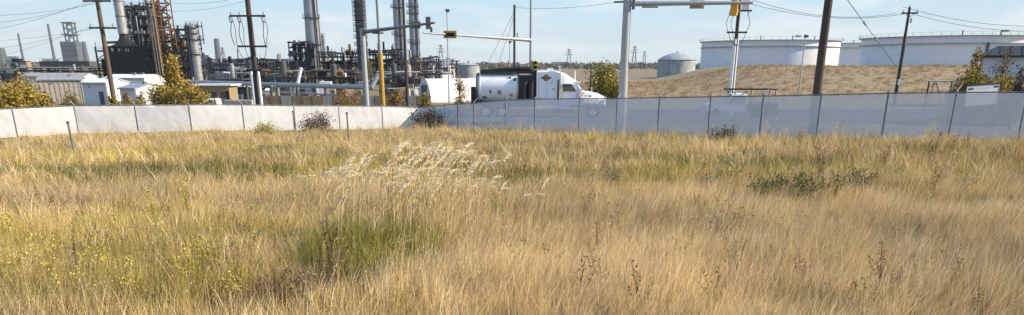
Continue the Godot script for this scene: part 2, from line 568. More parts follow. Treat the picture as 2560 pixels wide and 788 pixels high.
func plume(b: MB, top: Vector3, head: float, fat: float, lean: Vector2, r: RandomNumberGenerator, n := 16) -> void:
	# spikelets pointing every way round a nodding axis
	var droop := r.randf_range(0.15, 1.0)
	var dirx := 0.3 + lean.x * 0.6
	for s in n:
		var t := (s + r.randf()) / n
		var p := top + Vector3(head * (dirx * t + 0.55 * droop * t * t), head * (t * 0.95 - 0.75 * droop * t * t), head * lean.y * t)
		var wide := fat * sin(PI * clampf(t * 0.85 + 0.1, 0.0, 1.0))
		leaf(b, p + Vector3(r.randfn(0, 1), r.randfn(0, 1), r.randfn(0, 1)) * wide * 0.4, wide * r.randf_range(0.6, 1.05), r)

func stem_tuft(count: int, radius: float, h0: float, h1: float, r0: float, fat: float, pal: Array, heads: Array, r: RandomNumberGenerator) -> ArrayMesh:
	var b := MB.new()
	for i in count:
		var a := r.randf() * TAU
		var d := radius * sqrt(r.randf())
		var h := r.randf_range(h0, h1)
		stem_shape(b, Vector3(cos(a) * d, -0.02, sin(a) * d), h, Vector2(r.randfn(0.09, 0.09), r.randfn(0, 0.07)) * h, r0, h * r.randf_range(0.16, 0.26), fat * r.randf_range(0.7, 1.2), pal[r.randi() % pal.size()], heads[r.randi() % heads.size()], r)
	return b.mesh()

func scatter(called: String, label: String, mesh: Mesh, places: Array, category := "grass") -> void:
	if places.is_empty(): return
	var mm := MultiMesh.new()
	mm.transform_format = MultiMesh.TRANSFORM_3D
	mm.use_colors = true
	mm.mesh = mesh
	mm.instance_count = places.size()
	for i in places.size():
		mm.set_instance_transform(i, places[i][0])
		mm.set_instance_color(i, places[i][1])
	var o := MultiMeshInstance3D.new()
	o.name = numbered(called)
	o.multimesh = mm
	o.material_override = M.grass
	o.set_meta("kind", "stuff"); o.set_meta("label", label); o.set_meta("category", category)
	add_child(o)

# field[z] of the fence line, so that grass stops behind it
func fence_depth(x: float) -> float:
	var all := left_posts() + right_posts().slice(1)
	for k in all.size() - 1:
		if x >= all[k].x and x <= all[k + 1].x:
			return lerpf(all[k].z, all[k + 1].z, (x - all[k].x) / (all[k + 1].x - all[k].x))
	return all[0].z if x < all[0].x else all[-1].z

# patches of other growth: centre, half sizes, weight, kind (0 straw, 1 olive green, 2 yellow green, 3 grey weeds and a painted shadow band, 4 bare and low)
func patches() -> Array:
	return [
		[Vector2(-2.54, -12.81), 1.25, 0.8, 3.0, 6], [Vector2(-3.15, -13.18), 0.7, 0.6, 3.0, 6], [Vector2(-2.08, -13.33), 0.8, 0.6, 2.0, 6], [Vector2(-2.35, -11.98), 1.8, 0.8, 0.6, 1], [Vector2(-1.57, -15.00), 1.4, 1.0, 0.6, 2],
		[Vector2(-3.51, -10.45), 1.7, 1.1, 0.8, 4], [Vector2(-2.93, -11.28), 0.8, 0.6, 0.9, 4],
		[Vector2(-6.92, -11.98), 5.5, 3.4, 0.7, 2], [Vector2(-9.23, -13.64), 3.5, 3.4, 0.65, 2], [Vector2(-7.25, -11.06), 3.0, 1.5, 0.35, 1], [Vector2(-7.83, -16.63), 2.0, 2.0, 0.5, 2], [Vector2(-5.58, -15.38), 1.5, 1.0, 0.7, 2],
		[Vector2(-13.55, -25.88), 8.5, 1.9, 0.95, 1], [Vector2(-9.41, -24.40), 5.5, 1.8, 0.85, 1], [Vector2(-17.97, -30.79), 9.0, 2.6, 0.9, 2], [Vector2(-13.69, -32.31), 6.0, 2.0, 0.6, 2], [Vector2(-11.98, -37.89), 4.5, 2.5, 0.9, 2],
		[Vector2(-5.64, -26.41), 5.0, 3.0, 0.65, 2], [Vector2(-0.64, -23.94), 3.0, 1.2, 1.0, 1], [Vector2(-3.24, -26.41), 3.5, 1.5, 0.75, 1], [Vector2(-10.42, -33.99), 3.0, 1.0, 0.8, 1],
		[Vector2(1.80, -23.94), 3.5, 1.3, 0.8, 1], [Vector2(4.28, -28.75), 6.0, 2.0, 0.5, 1], [Vector2(12.23, -23.50), 5.0, 1.2, 0.5, 1], [Vector2(-5.39, -30.79), 6.0, 2.0, 0.5, 1], [Vector2(4.79, -23.50), 4.0, 1.6, 1.0, 2], [Vector2(7.32, -23.94), 3.2, 1.4, 1.0, 2], [Vector2(2.85, -23.08), 2.0, 1.0, 0.8, 3],
		[Vector2(8.07, -20.47), 2.6, 0.75, 1.0, 1], [Vector2(8.16, -25.88), 4.0, 1.2, 0.6, 1], [Vector2(15.46, -25.37), 4.0, 1.2, 0.6, 2], [Vector2(16.41, -29.40), 4.0, 1.4, 0.5, 1], [Vector2(11.75, -18.64), 2.2, 0.5, 0.9, 3],  # last entry: a shadow band painted with the grey weed colours
		[Vector2(4.60, -13.33), 7.5, 4.2, 0.85, 5], [Vector2(7.19, -11.98), 6.0, 4.0, 0.9, 5], [Vector2(0.45, -11.50), 4.0, 3.0, 0.8, 5], [Vector2(2.00, -16.63), 5.0, 3.0, 0.6, 5], [Vector2(9.28, -16.63), 4.0, 2.0, 0.6, 5], [Vector2(-7.30, -19.82), 6.0, 1.6, 0.5, 5], [Vector2(-11.77, -19.21), 5.0, 1.6, 0.45, 5], [Vector2(-1.39, -19.82), 5.0, 1.4, 0.5, 5],
		[Vector2(6.39, -37.89), 6.0, 1.8, 0.5, 2], [Vector2(-0.97, -36.84), 4.0, 1.5, 0.5, 1], [Vector2(11.73, -35.84), 6.0, 1.2, 0.6, 1], [Vector2(11.28, -26.41), 3.0, 1.0, 0.6, 1],
	]

func make_grass() -> void:
	M.grass = mat(L(1, 1, 1), 0.8)
	M.grass.vertex_color_use_as_albedo = true
	M.grass.backlight_enabled = true
	M.grass.backlight = Color(0.65, 0.62, 0.5)
	M.grass.metallic_specular = 0.2
	var r := RandomNumberGenerator.new()
	r.seed = 11
	var straw := [L(0.66, 0.49, 0.255), L(0.565, 0.41, 0.20), L(0.74, 0.58, 0.33), L(0.46, 0.33, 0.15), L(0.58, 0.42, 0.215), L(0.31, 0.225, 0.11)]  # the darkest tone paints shadow between the blades
	var olive := [L(0.17, 0.17, 0.045), L(0.24, 0.225, 0.07), L(0.13, 0.135, 0.04), L(0.38, 0.30, 0.13)]
	var lime := [L(0.43, 0.35, 0.11), L(0.50, 0.40, 0.14), L(0.34, 0.285, 0.085), L(0.58, 0.45, 0.21), L(0.55, 0.41, 0.18)]
	var greyw_and_shade := [L(0.26, 0.22, 0.15), L(0.34, 0.28, 0.19), L(0.20, 0.17, 0.11), L(0.40, 0.32, 0.2)]
	var brown := [L(0.24, 0.15, 0.09), L(0.17, 0.105, 0.06), L(0.32, 0.22, 0.13), L(0.40, 0.3, 0.17)]
	var pale := [L(0.77, 0.60, 0.385), L(0.67, 0.515, 0.31), L(0.84, 0.70, 0.48), L(0.57, 0.425, 0.25), L(0.35, 0.26, 0.145), L(0.47, 0.345, 0.19)]  # the dark tones put the shade between blades into the colour
	var vivid := [L(0.20, 0.20, 0.05), L(0.28, 0.26, 0.07), L(0.15, 0.155, 0.04), L(0.38, 0.315, 0.11)]
	var pals := [straw, olive, lime, greyw_and_shade, brown, pale, vivid]
	var kinds := ["dry_grass", "green_grass", "yellow_grass", "grey_weeds_and_shade", "withered_grass", "pale_grass", "lush_grass"]
	var words := ["dry straw-coloured grass covering the field", "olive green grass in patches between the straw", "yellow-green grass in patches across the field", "grey-brown dead weeds among the grass, one band painting a shadow", "low withered brown grass around the dead weeds", "pale beige grass bleached almost white in the open field", "upright lush green grass tuft below the plumed clump"]
	var pts := patches()
	# one set of tufts for the front of the field, a broader one for the back
	var places := {}
	var variants := 3
	for kd in 7:
		for band in 2:
			for vv in variants: places[[kd, band, vv]] = []
	var stems := [[], [], [], []]
	var z := -7.6
	while z > -60.0:
		var d := -z
		var band := 0 if d < 22.0 else 1
		var step := 0.145 if d < 14 else (0.18 if d < 22 else 0.30 + (d - 22.0) * 0.004)
		var half := d * 0.80 + 1.5
		var x := -half
		while x < half:
			var px := x + r.randf_range(-0.5, 0.5) * step * 1.6
			var pz := z + r.randf_range(-0.5, 0.5) * step * 1.6
			x += step
			if pz < fence_depth(px) + 0.12: continue
			var kd := 0
			var best := 0.0
			for p in pts:
				var q := Vector2((px - p[0].x) / p[1], (pz - p[0].y) / p[2])
				var wgt: float = p[3] * (1.25 - q.length() + 0.45 * patch_noise.get_noise_2d(px * 3.0, pz * 3.0))
				if wgt > best and r.randf() < wgt * 1.3:
					best = wgt; kd = p[4]
			var nz := patch_noise.get_noise_2d(px * 1.4, pz * 1.4)
			if kd == 0:
				var chance := r.randf()
				if nz > 0.25 and chance < 0.35: kd = 2
				elif nz < -0.28 and chance < 0.3: kd = 1
				elif chance < 0.05: kd = 3
				elif chance < 0.12: kd = 2
				elif chance < 0.17: kd = 1
				elif chance < 0.21: kd = 4
			elif kd == 5 and r.randf() < 0.16: kd = [0, 2, 3, 4, 1][r.randi() % 5]
			var hh := 0.97 + 0.6 * patch_noise.get_noise_2d(px * 2.2 + 50.0, pz * 2.2) + r.randf_range(-0.2, 0.22)
			if kd == 4: hh *= 0.55
			if kd == 1: hh *= 0.9
			# shorter by the foot of the sunny fence
			var gap := pz - fence_depth(px)
			if px < -7.0 and gap < 3.0: hh *= 0.35 + 0.2 * gap
			elif px >= -7.0 and gap < 3.0: hh *= 0.6 + 0.13 * gap
			var tf := Transform3D(Basis.from_euler(Vector3(r.randfn(0, 0.12), r.randf_range(-0.8, 0.8), r.randfn(-0.04, 0.14))) * Basis.from_scale(Vector3(1.0, hh, 1.0) * r.randf_range(0.85, 1.15)), Vector3(px, ground(px, pz), pz))
			var tone := 1.0 + 0.34 * patch_noise.get_noise_2d(px * 1.1 - 90.0, pz * 1.1) + r.randf_range(-0.17, 0.17)
			var tint := Color(tone * r.randf_range(0.95, 1.05), tone, tone * r.randf_range(0.78, 1.12))
			places[[kd, band, r.randi() % variants]].append([tf, tint])
			# flowering stems stand above the blades
			var sp := 0.16 if kd == 0 or kd == 5 else 0.03
			if kd == 4: sp = 0.0
			if nz > 0.05: sp *= 1.6
			if gap < 1.6 and px > -6.0: sp = 0.22
			if r.randf() < sp:
				var sv := r.randi() % 2 + (0 if d < 22 else 2)
				stems[sv].append([Transform3D(Basis.from_euler(Vector3(0, r.randf_range(-0.5, 0.5), 0)) * Basis.from_scale(Vector3.ONE * hh * r.randf_range(0.75, 1.1)), Vector3(px, ground(px, pz), pz)), tint])
		z -= step
	for kd in 7:
		for band in 2:
			for vv in variants:
				var tall: float = [0.58, 0.56, 0.54, 0.5, 0.36, 0.60, 0.85][kd]
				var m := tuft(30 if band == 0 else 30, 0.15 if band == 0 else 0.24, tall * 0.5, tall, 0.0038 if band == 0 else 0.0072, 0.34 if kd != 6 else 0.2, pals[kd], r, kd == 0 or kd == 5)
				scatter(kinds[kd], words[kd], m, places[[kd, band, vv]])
	var heads := [L(0.68, 0.55, 0.34), L(0.60, 0.46, 0.26), L(0.74, 0.62, 0.42)]
	for sv in 4:
		var m := stem_tuft(4, 0.16, 0.62, 0.9, 0.0032 if sv < 2 else 0.005, 0.008 if sv < 2 else 0.013, straw, heads, r)
		scatter("flowering_grass", "pale plumed grass stems standing above the blades", m, stems[sv])
	# small forbs of other kinds between the grass
	for v in 4:
		var b := MB.new()
		var tones: Array = [[L(0.20, 0.12, 0.07), L(0.14, 0.085, 0.05)], [L(0.16, 0.155, 0.055), L(0.22, 0.2, 0.07)], [L(0.30, 0.24, 0.16), L(0.38, 0.31, 0.22)], [L(0.40, 0.33, 0.08), L(0.30, 0.27, 0.07)]][v]
		for s in 4:
			var ln := Vector3(r.randfn(0.02, 0.12), 0, r.randfn(0, 0.12))
			var ht := r.randf_range(0.4, 0.78)
			b.col = tones[0] * 0.8
			b.path([Vector3(r.randfn(0, 0.03), -0.02, r.randfn(0, 0.03)), ln * 0.4 + Vector3(0, ht * 0.5, 0), ln + Vector3(0, ht, 0)], 0.005, 0.003, 3)
			for j in 26:
				var f := pow(r.randf(), 0.6)
				b.col = tones[r.randi() % 2] * r.randf_range(0.75, 1.25)
				leaf(b, ln * f * f + Vector3(r.randfn(0, 0.025), ht * f, r.randfn(0, 0.025)), r.randf_range(0.01, 0.026), r)
		var pl := []
		for k in 190:
			var d := r.randf_range(9.5, 40.0)
			var x := r.randf_range(-0.72, 0.72) * d
			if -d < fence_depth(x) + 0.5: continue
			if v == 0 and r.randf() < 0.5: continue
			if v == 3 and x > 0 and r.randf() < 0.7: continue
			if patch_noise.get_noise_2d(x * 2.0 + 20.0 * v, -d * 2.0) < -0.05: continue
			var tn := r.randf_range(0.8, 1.2)
			pl.append([Transform3D(Basis.from_euler(Vector3(0, r.randf() * TAU, 0)) * Basis.from_scale(Vector3.ONE * r.randf_range(0.8, 1.25)), Vector3(x, ground(x, -d), -d)), Color(tn, tn, tn)])
		scatter("small_weeds", ["small brown weeds scattered among the grass", "small olive weeds scattered among the grass", "small greyish weeds scattered among the grass", "small yellowing weeds scattered among the grass"][v], b.mesh(), pl, "weeds")
	var total := 0
	for k in places: total += places[k].size()
	print("tufts ", total, " stems ", stems[0].size() + stems[1].size() + stems[2].size() + stems[3].size())
# ---------------------------------------------------------------- road, poles, signals
func sheet_strip(z0: float, z1: float, x0: float, x1: float, step: float, dy: float) -> MB:
	var b := MB.new()
	var x := x0
	while x < x1 - 0.01:
		var q := minf(x + step, x1)
		var pts := [Vector3(x, ground(x, z0) + dy, z0), Vector3(q, ground(q, z0) + dy, z0), Vector3(q, ground(q, z1) + dy, z1), Vector3(x, ground(x, z1) + dy, z1)]
		b.quad(pts[0], pts[1], pts[2], pts[3], Vector3.UP)
		x = q
	return b

func make_road() -> void:
	var road := MB.new()
	road.box(Vector3(25, -0.56, -64.5), Vector3(120, 0.1, 13.0))
	var o := part(self, "road", road, M.asphalt)
	o.set_meta("kind", "structure"); o.set_meta("label", "grey asphalt road behind the shaded fence"); o.set_meta("category", "road")
	var b := MB.new()
	for k in 2:
		b.box(Vector3(25, -0.505, -64.35 - 0.3 * k), Vector3(120, 0.004, 0.12))
	var l := part(o, "centre_line", b, M.line)
	var kb := MB.new()
	for z in [-57.85, -71.15]:
		kb.chbox(Vector3(25, -0.46, z), Vector3(120, 0.3, 0.2), 0.03)
	var k := part(self, "kerb", kb, M.concrete)
	k.set_meta("kind", "structure"); k.set_meta("label", "pale concrete kerbs along both sides of the road"); k.set_meta("category", "kerb")

func wire(label: String, a: Vector3, b: Vector3, sag: float, r: float, group := "power lines") -> void:
	var m := MB.new()
	var pts := []
	for i in 13:
		var t := i / 12.0
		pts.append((a.lerp(b, t) - a) + Vector3(0, -sag * 4.0 * t * (1.0 - t), 0))
	m.path(pts, r, r, 5)
	solo("power_line", m, M.cable, label, "power line", a, group)

func insulator(t: Node3D, p: Vector3, h: float) -> void:
	var b := MB.new()
	var prof := [Vector2(0.02, 0)]
	for k in 4:
		prof.append(Vector2(0.06, h * (0.15 + k * 0.2))); prof.append(Vector2(0.03, h * (0.25 + k * 0.2)))
	prof.append(Vector2(0, h))
	b.lathe(p, Basis.IDENTITY, prof, 8)
	part(t, "insulator", b, M.porcelain)

func pole_thing(called: String, label: String, x: float, z: float, top: float, r0: float, r1: float, m: Material, category := "utility pole", group := "") -> Node3D:
	var y0 := ground(x, z)
	var t := thing(called, label, category, Vector3(x, y0, z), 0.0, group)
	var b := MB.new()
	b.tube(Vector3(0, -0.4, 0), Vector3(0, top - y0, 0), r0, r1, 14)
	part(t, "pole", b, m)
	return t

func crossarm(t: Node3D, y: float, x0: float, x1: float, turn := 0.0, m: Material = null) -> void:
	var o := Node3D.new()
	var b := MB.new()
	b.chbox(Vector3((x0 + x1) * 0.5, 0, 0.2), Vector3(x1 - x0, 0.13, 0.1), 0.015)
	var p := part(t, "crossarm", b, m if m else M.pole_dark)
	p.position = Vector3(0, y - t.position.y, 0); p.rotation.y = turn
	o.free()

func cut_out(t: Node3D, p: Vector3) -> void:
	var b := MB.new()
	b.tube(p + Vector3(0, 0.02, 0), p + Vector3(0.1, -0.42, 0), 0.035, 0.035, 6)
	b.tube(p + Vector3(-0.14, 0.0, 0), p + Vector3(-0.1, -0.45, 0), 0.05, 0.05, 6)
	b.tube(p + Vector3(-0.14, -0.44, 0), p + Vector3(0.12, -0.42, 0), 0.02, 0.02, 5)
	part(t, "fuse_cutout", b, M.porcelain)

func dangling(t: Node3D, pts: Array, r := 0.022) -> void:
	var b := MB.new()
	var c := Curve3D.new()
	for i in pts.size():
		var tan: Vector3 = (pts[mini(i + 1, pts.size() - 1)] - pts[maxi(i - 1, 0)]) * 0.2
		c.add_point(pts[i], -tan, tan)
	var out := []
	for i in 13: out.append(c.sample_baked(c.get_baked_length() * i / 12.0))
	b.path(out, r, r, 5)
	part(t, "cable", b, M.cable)

func make_poles() -> void:
	# weathered pole with two crossarms among the sheds
	var t := pole_thing("utility_pole", "weathered brown wooden pole with crossarm beside the white sheds", -30.98, -60.0, 9.6, 0.19, 0.15, M.pole_wood)
	crossarm(t, 7.98, -1.0, 1.1)
	crossarm(t, 6.11, -0.85, 1.15, 0.1)
	for q in [-0.75, 0.95]: insulator(t, Vector3(q, 6.14 - t.position.y + 0.05, 0.2), 0.28)
	# dark pole with fuse gear and two white conduits
	t = pole_thing("utility_pole", "dark wooden pole with fuse gear and two white conduits at its foot", -19.10, -58.0, 9.8, 0.23, 0.17, M.pole_dark)
	var by := t.position.y
	crossarm(t, 6.83, -1.35, 1.25)
	crossarm(t, 4.76, -1.0, 1.15)
	for q in [-1.25, -0.65, 1.1]:
		cut_out(t, Vector3(q, 6.83 - by, 0.2))
		insulator(t, Vector3(q, 6.83 - by + 0.06, 0.2), 0.25)
		var yy: float = 6.51 - by
		var y2: float = 4.76 - by
		dangling(t, [Vector3(q + 0.1, yy, 0.2), Vector3(q + 0.22, yy - 0.6, 0.24), Vector3(q * 0.9 + 0.1, y2 + 0.1, 0.25), Vector3(q * 0.7 + 0.15, y2 - 0.75, 0.25), Vector3(0.06, y2 - 1.45, 0.22)])
		dangling(t, [Vector3(q, yy, 0.2), Vector3(q - 0.12, yy - 0.9, 0.26), Vector3(q * 0.95, y2 + 0.05, 0.25)], 0.028)
	bx(t, "cable_box", Vector3(0.1, 3.09 - by, 0.24), Vector3(0.95, 0.16, 0.2), M.black)
	for q in [-0.19, 0.33]:
		bar(t, "conduit", Vector3(q, -0.2, 0.3), Vector3(q, 3.03 - by, 0.3), 0.1, M.pvc)
	# slim dark pole in front of the columns
	t = pole_thing("utility_pole", "slim dark wooden pole rising beside the fence corner", -8.95, -66.0, 10.5, 0.13, 0.1, M.pole_dark)
	# grey pipe pole with yellow lower casing
	t = pole_thing("pipe_post", "grey steel post with a yellow lower casing behind the pale fence", -10.40, -62.0, 10.5, 0.14, 0.14, M.galv_pale, "post")
	bar(t, "casing", Vector3(0, 0.05, 0), Vector3(0, 4.38 - t.position.y, 0), 0.19, M.yellow_dull)
	bx(t, "sign_plate", Vector3(-0.85, 3.19 - t.position.y, 0), Vector3(0.26, 1.15, 0.05), M.yellow_dull)
	bar(t, "bracket", Vector3(-0.85, 3.19 - t.position.y, -0.03), Vector3(0, 3.19 - t.position.y, -0.03), 0.03, M.galv)
	# plain dark pole behind the tank truck
	t = pole_thing("utility_pole", "plain straight dark pole standing behind the white tank truck", 0.26, -86.0, 9.61, 0.15, 0.12, M.pole_dark)
	for s in 2:
		wire("thin guy wire slanting down from the plain dark pole", Vector3(0.17, 8.81, -86.00) + Vector3(0, -0.5 * s, 0), Vector3(-3.46, 3.40, -104.00) + Vector3(1.5 * s, 0, 0), 0.1, 0.02, "guy wires")
	# riser pole at the berm with cable loops
	t = pole_thing("utility_pole", "pole with cable loops and a pale sleeve below, in front of the berm", 17.58, -62.0, 9.5, 0.17, 0.12, M.pole_dark)
	by = t.position.y
	var sl := MB.new()
	sl.tube(Vector3(-0.09, -0.1, 0.06), Vector3(-0.09, 5.42 - by, 0.06), 0.13, 0.13, 10)
	part(t, "sleeve", sl, M.pvc)
	var s2 := MB.new()
	s2.tube(Vector3(0.12, -0.1, 0.04), Vector3(0.12, 5.42 - by, 0.04), 0.09, 0.09, 10)
	part(t, "sleeve", s2, M.pvc)
	crossarm(t, 7.44, -0.75, 0.95)
	crossarm(t, 5.88, -0.85, 0.75)
	for q in [-0.75, -0.4, 0.7]:
		var yt: float = 7.44 - by
		var yb: float = 5.88 - by
		insulator(t, Vector3(q, yt - 0.35, 0.2), 0.3)
		dangling(t, [Vector3(q, yt - 0.3, 0.2), Vector3(q - 0.18 * signf(-q), yt - 0.9, 0.22), Vector3(q * 0.95, yb, 0.24), Vector3(q * 0.6, yb - 0.65, 0.24), Vector3(0.0, yb - 1.0, 0.2)])
	# stout pole close behind the shaded fence
	t = pole_thing("utility_pole", "stout dark wooden pole standing close behind the shaded fence", 15.77, -40.0, 10.0, 0.22, 0.19, M.pole_dark)
	# pole with a short crossarm in front of the big tanks
	t = pole_thing("utility_pole", "tall thin pole topped by a short crossarm in front of the white tanks", 35.76, -72.0, 8.40, 0.16, 0.11, M.pole_dark)
	by = t.position.y
	crossarm(t, 7.90, -0.7, 0.72, -0.15)
	for q in [-0.6, 0.62]: insulator(t, Vector3(q, 7.90 - by + 0.06, 0.2), 0.22)
	insulator(t, Vector3(0, 8.40 - by, 0), 0.2)
	bx(t, "tag_plate", Vector3(0.02, 2.00 - by, 0.18), Vector3(0.2, 0.5, 0.03), M.pvc)
	bx(t, "arrester", Vector3(0.22, 7.26 - by, 0.15), Vector3(0.1, 0.4, 0.1), M.porcelain)
	bar(t, "conduit", Vector3(0.14, 0.3, 0.06), Vector3(0.14, 5.30 - by, 0.06), 0.05, M.galv_pale)
	bar(t, "arm_brace", Vector3(-0.4, 7.86 - by, 0.22), Vector3(0, 7.50 - by, 0.14), 0.02, M.galv)
	bar(t, "arm_brace", Vector3(0.4, 7.86 - by, 0.22), Vector3(0, 7.50 - by, 0.14), 0.02, M.galv)
	# yard lights
	yard_light("thin pale lamp post on the berm slope before the white tanks", Vector3(41.53, 7.31, -112.00))
	yard_light("slim lamp post rising behind the hanging yellow signal", Vector3(-8.96, 10.53, -110.00))
	yard_light("short pale lamp post next to the plain dark pole", Vector3(-0.46, 7.64, -150.00))
	# wires
	var g1 := "upper wires by the sheds"
	for k in 3:
		wire(["lowest", "middle", "highest"][k] + " of the three long wires running up to the brown pole", Vector3(-35.14, 5.46, -52.00) + Vector3(0, 0.55 * k, -0.6 * k), Vector3(-31.18, 8.00, -60.00) + Vector3(0.7 * k, 0.1, 0.1), 0.25, 0.010, g1)
		wire(["lowest", "middle", "highest"][k] + " of three thin wires reaching the brown pole's lower arm", Vector3(-54.67, 3.98, -80.00) + Vector3(0, 0.9 * k, 0), Vector3(-31.45, 6.23, -60.00) + Vector3(0.7 * k, 0.1, 0.1), 0.3, 0.008, "lower wires by the sheds")
		wire(["lowest", "middle", "highest"][k] + " of three wires leading to the fuse-gear pole", Vector3(-26.34, 7.42, -62.00) + Vector3(0.2 * k, 0.55 * k, 0), Vector3(-19.29, 7.85, -58.00) + Vector3(0.3 * k, 0.35 * k, 0), 0.2, 0.009, "wires to the fuse pole")
	var pt := Vector3(35.15, 8.33, -72.00)
	wire("sagging conductor between the cable pole and the short-armed pole", Vector3(18.23, 7.99, -62.00), pt + Vector3(0.5, -0.45, 0), 0.7, 0.018, "conductors over the tanks")
	wire("sagging conductor between the cable pole and the short-armed pole", Vector3(18.19, 8.33, -62.00), pt + Vector3(-0.5, -0.45, 0), 0.75, 0.018, "conductors over the tanks")
	wire("sagging conductor leaving the short-armed pole beyond the tanks", pt + Vector3(0.6, -0.4, 0), Vector3(54.34, 6.77, -76.00), 0.75, 0.018, "conductors leaving the short-armed pole")
	wire("sagging conductor leaving the short-armed pole beyond the tanks", pt + Vector3(0, 0.1, 0), Vector3(54.23, 7.19, -76.00), 0.75, 0.018, "conductors leaving the short-armed pole")
	wire("thin wire running from the plain dark pole to the signal mast", Vector3(0.17, 9.37, -86.00), Vector3(8.36, 8.00, -60.00), 0.3, 0.014)
	# guy cable with strain insulators
	var a := Vector3(18.82, 7.39, -46.00)
	var e := Vector3(34.45, 3.30, -70.00)
	var gt := thing("guy_cable", "dark guy cable with insulators slanting down past the white tanks", "guy cable", a)
	bar(gt, "strand", Vector3.ZERO, e - a, 0.02, M.cable)
	for k in [0.32, 0.52]: bar(gt, "insulator", (e - a) * (k - 0.02), (e - a) * (k + 0.012), 0.07, M.porcelain)

func yard_light(label: String, top: Vector3) -> void:
	var y0 := ground(top.x, top.z) - 0.2
	var t := thing("lamp_post", label, "lamp post", Vector3(top.x, y0, top.z))
	var h := top.y - y0
	var b := MB.new()
	b.tube(Vector3.ZERO, Vector3(0, h, 0), 0.11, 0.07, 8)
	part(t, "post", b, M.galv_pale)
	bx(t, "lamp_head", Vector3(0.1, h + 0.05, 0), Vector3(0.55, 0.3, 0.4), M.steel_mid)
	bx(t, "bracket", Vector3(0, h + 0.24, 0), Vector3(0.5, 0.06, 0.06), M.galv)

# head of three lenses; along = 0 upright, 1 lying; front faces local +z
func signal_head(t: Node3D, at: Vector3, turn: float, lying: bool, plate: Material, body: Material, k := 1.0) -> void:
	var hold := Node3D.new()
	hold.name = "signal_head"
	t.add_child(hold, true)
	hold.position = at; hold.rotation.y = turn
	if lying: hold.rotation.z = PI / 2
	var b := MB.new()
	b.chbox(Vector3(0, 0, 0), Vector3(0.36, 1.05, 0.2) * k, 0.03)
	part(hold, "housing", b, body)
	if plate:
		b = MB.new()
		b.box(Vector3(0, 0, 0.02), Vector3(0.72, 1.35, 0.02) * k)
		part(hold, "backplate", b, plate)
	for q in [-1, 0, 1]:
		b = MB.new()
		b.lathe(Vector3(0, q * 0.34, 0.1) * k, Basis(Vector3.RIGHT, PI / 2), [Vector2(0.0, 0.02), Vector2(0.13 * k, 0.0)], 16)
		part(hold, "lens", b, M.red_lens if q == 1 else M.lens)
		b = MB.new()
		b.lathe(Vector3(0, q * 0.34, 0.1) * k, Basis(Vector3.RIGHT, PI / 2), [Vector2(0.15 * k, 0.0), Vector2(0.15 * k, 0.17 * k)], 16)
		b.lathe(Vector3(0, q * 0.34, 0.1) * k, Basis(Vector3.RIGHT, PI / 2), [Vector2(0.15 * k, 0.17 * k), Vector2(0.135 * k, 0.17 * k), Vector2(0.135 * k, 0.0)], 16)
		part(hold, "visor", b, M.black)

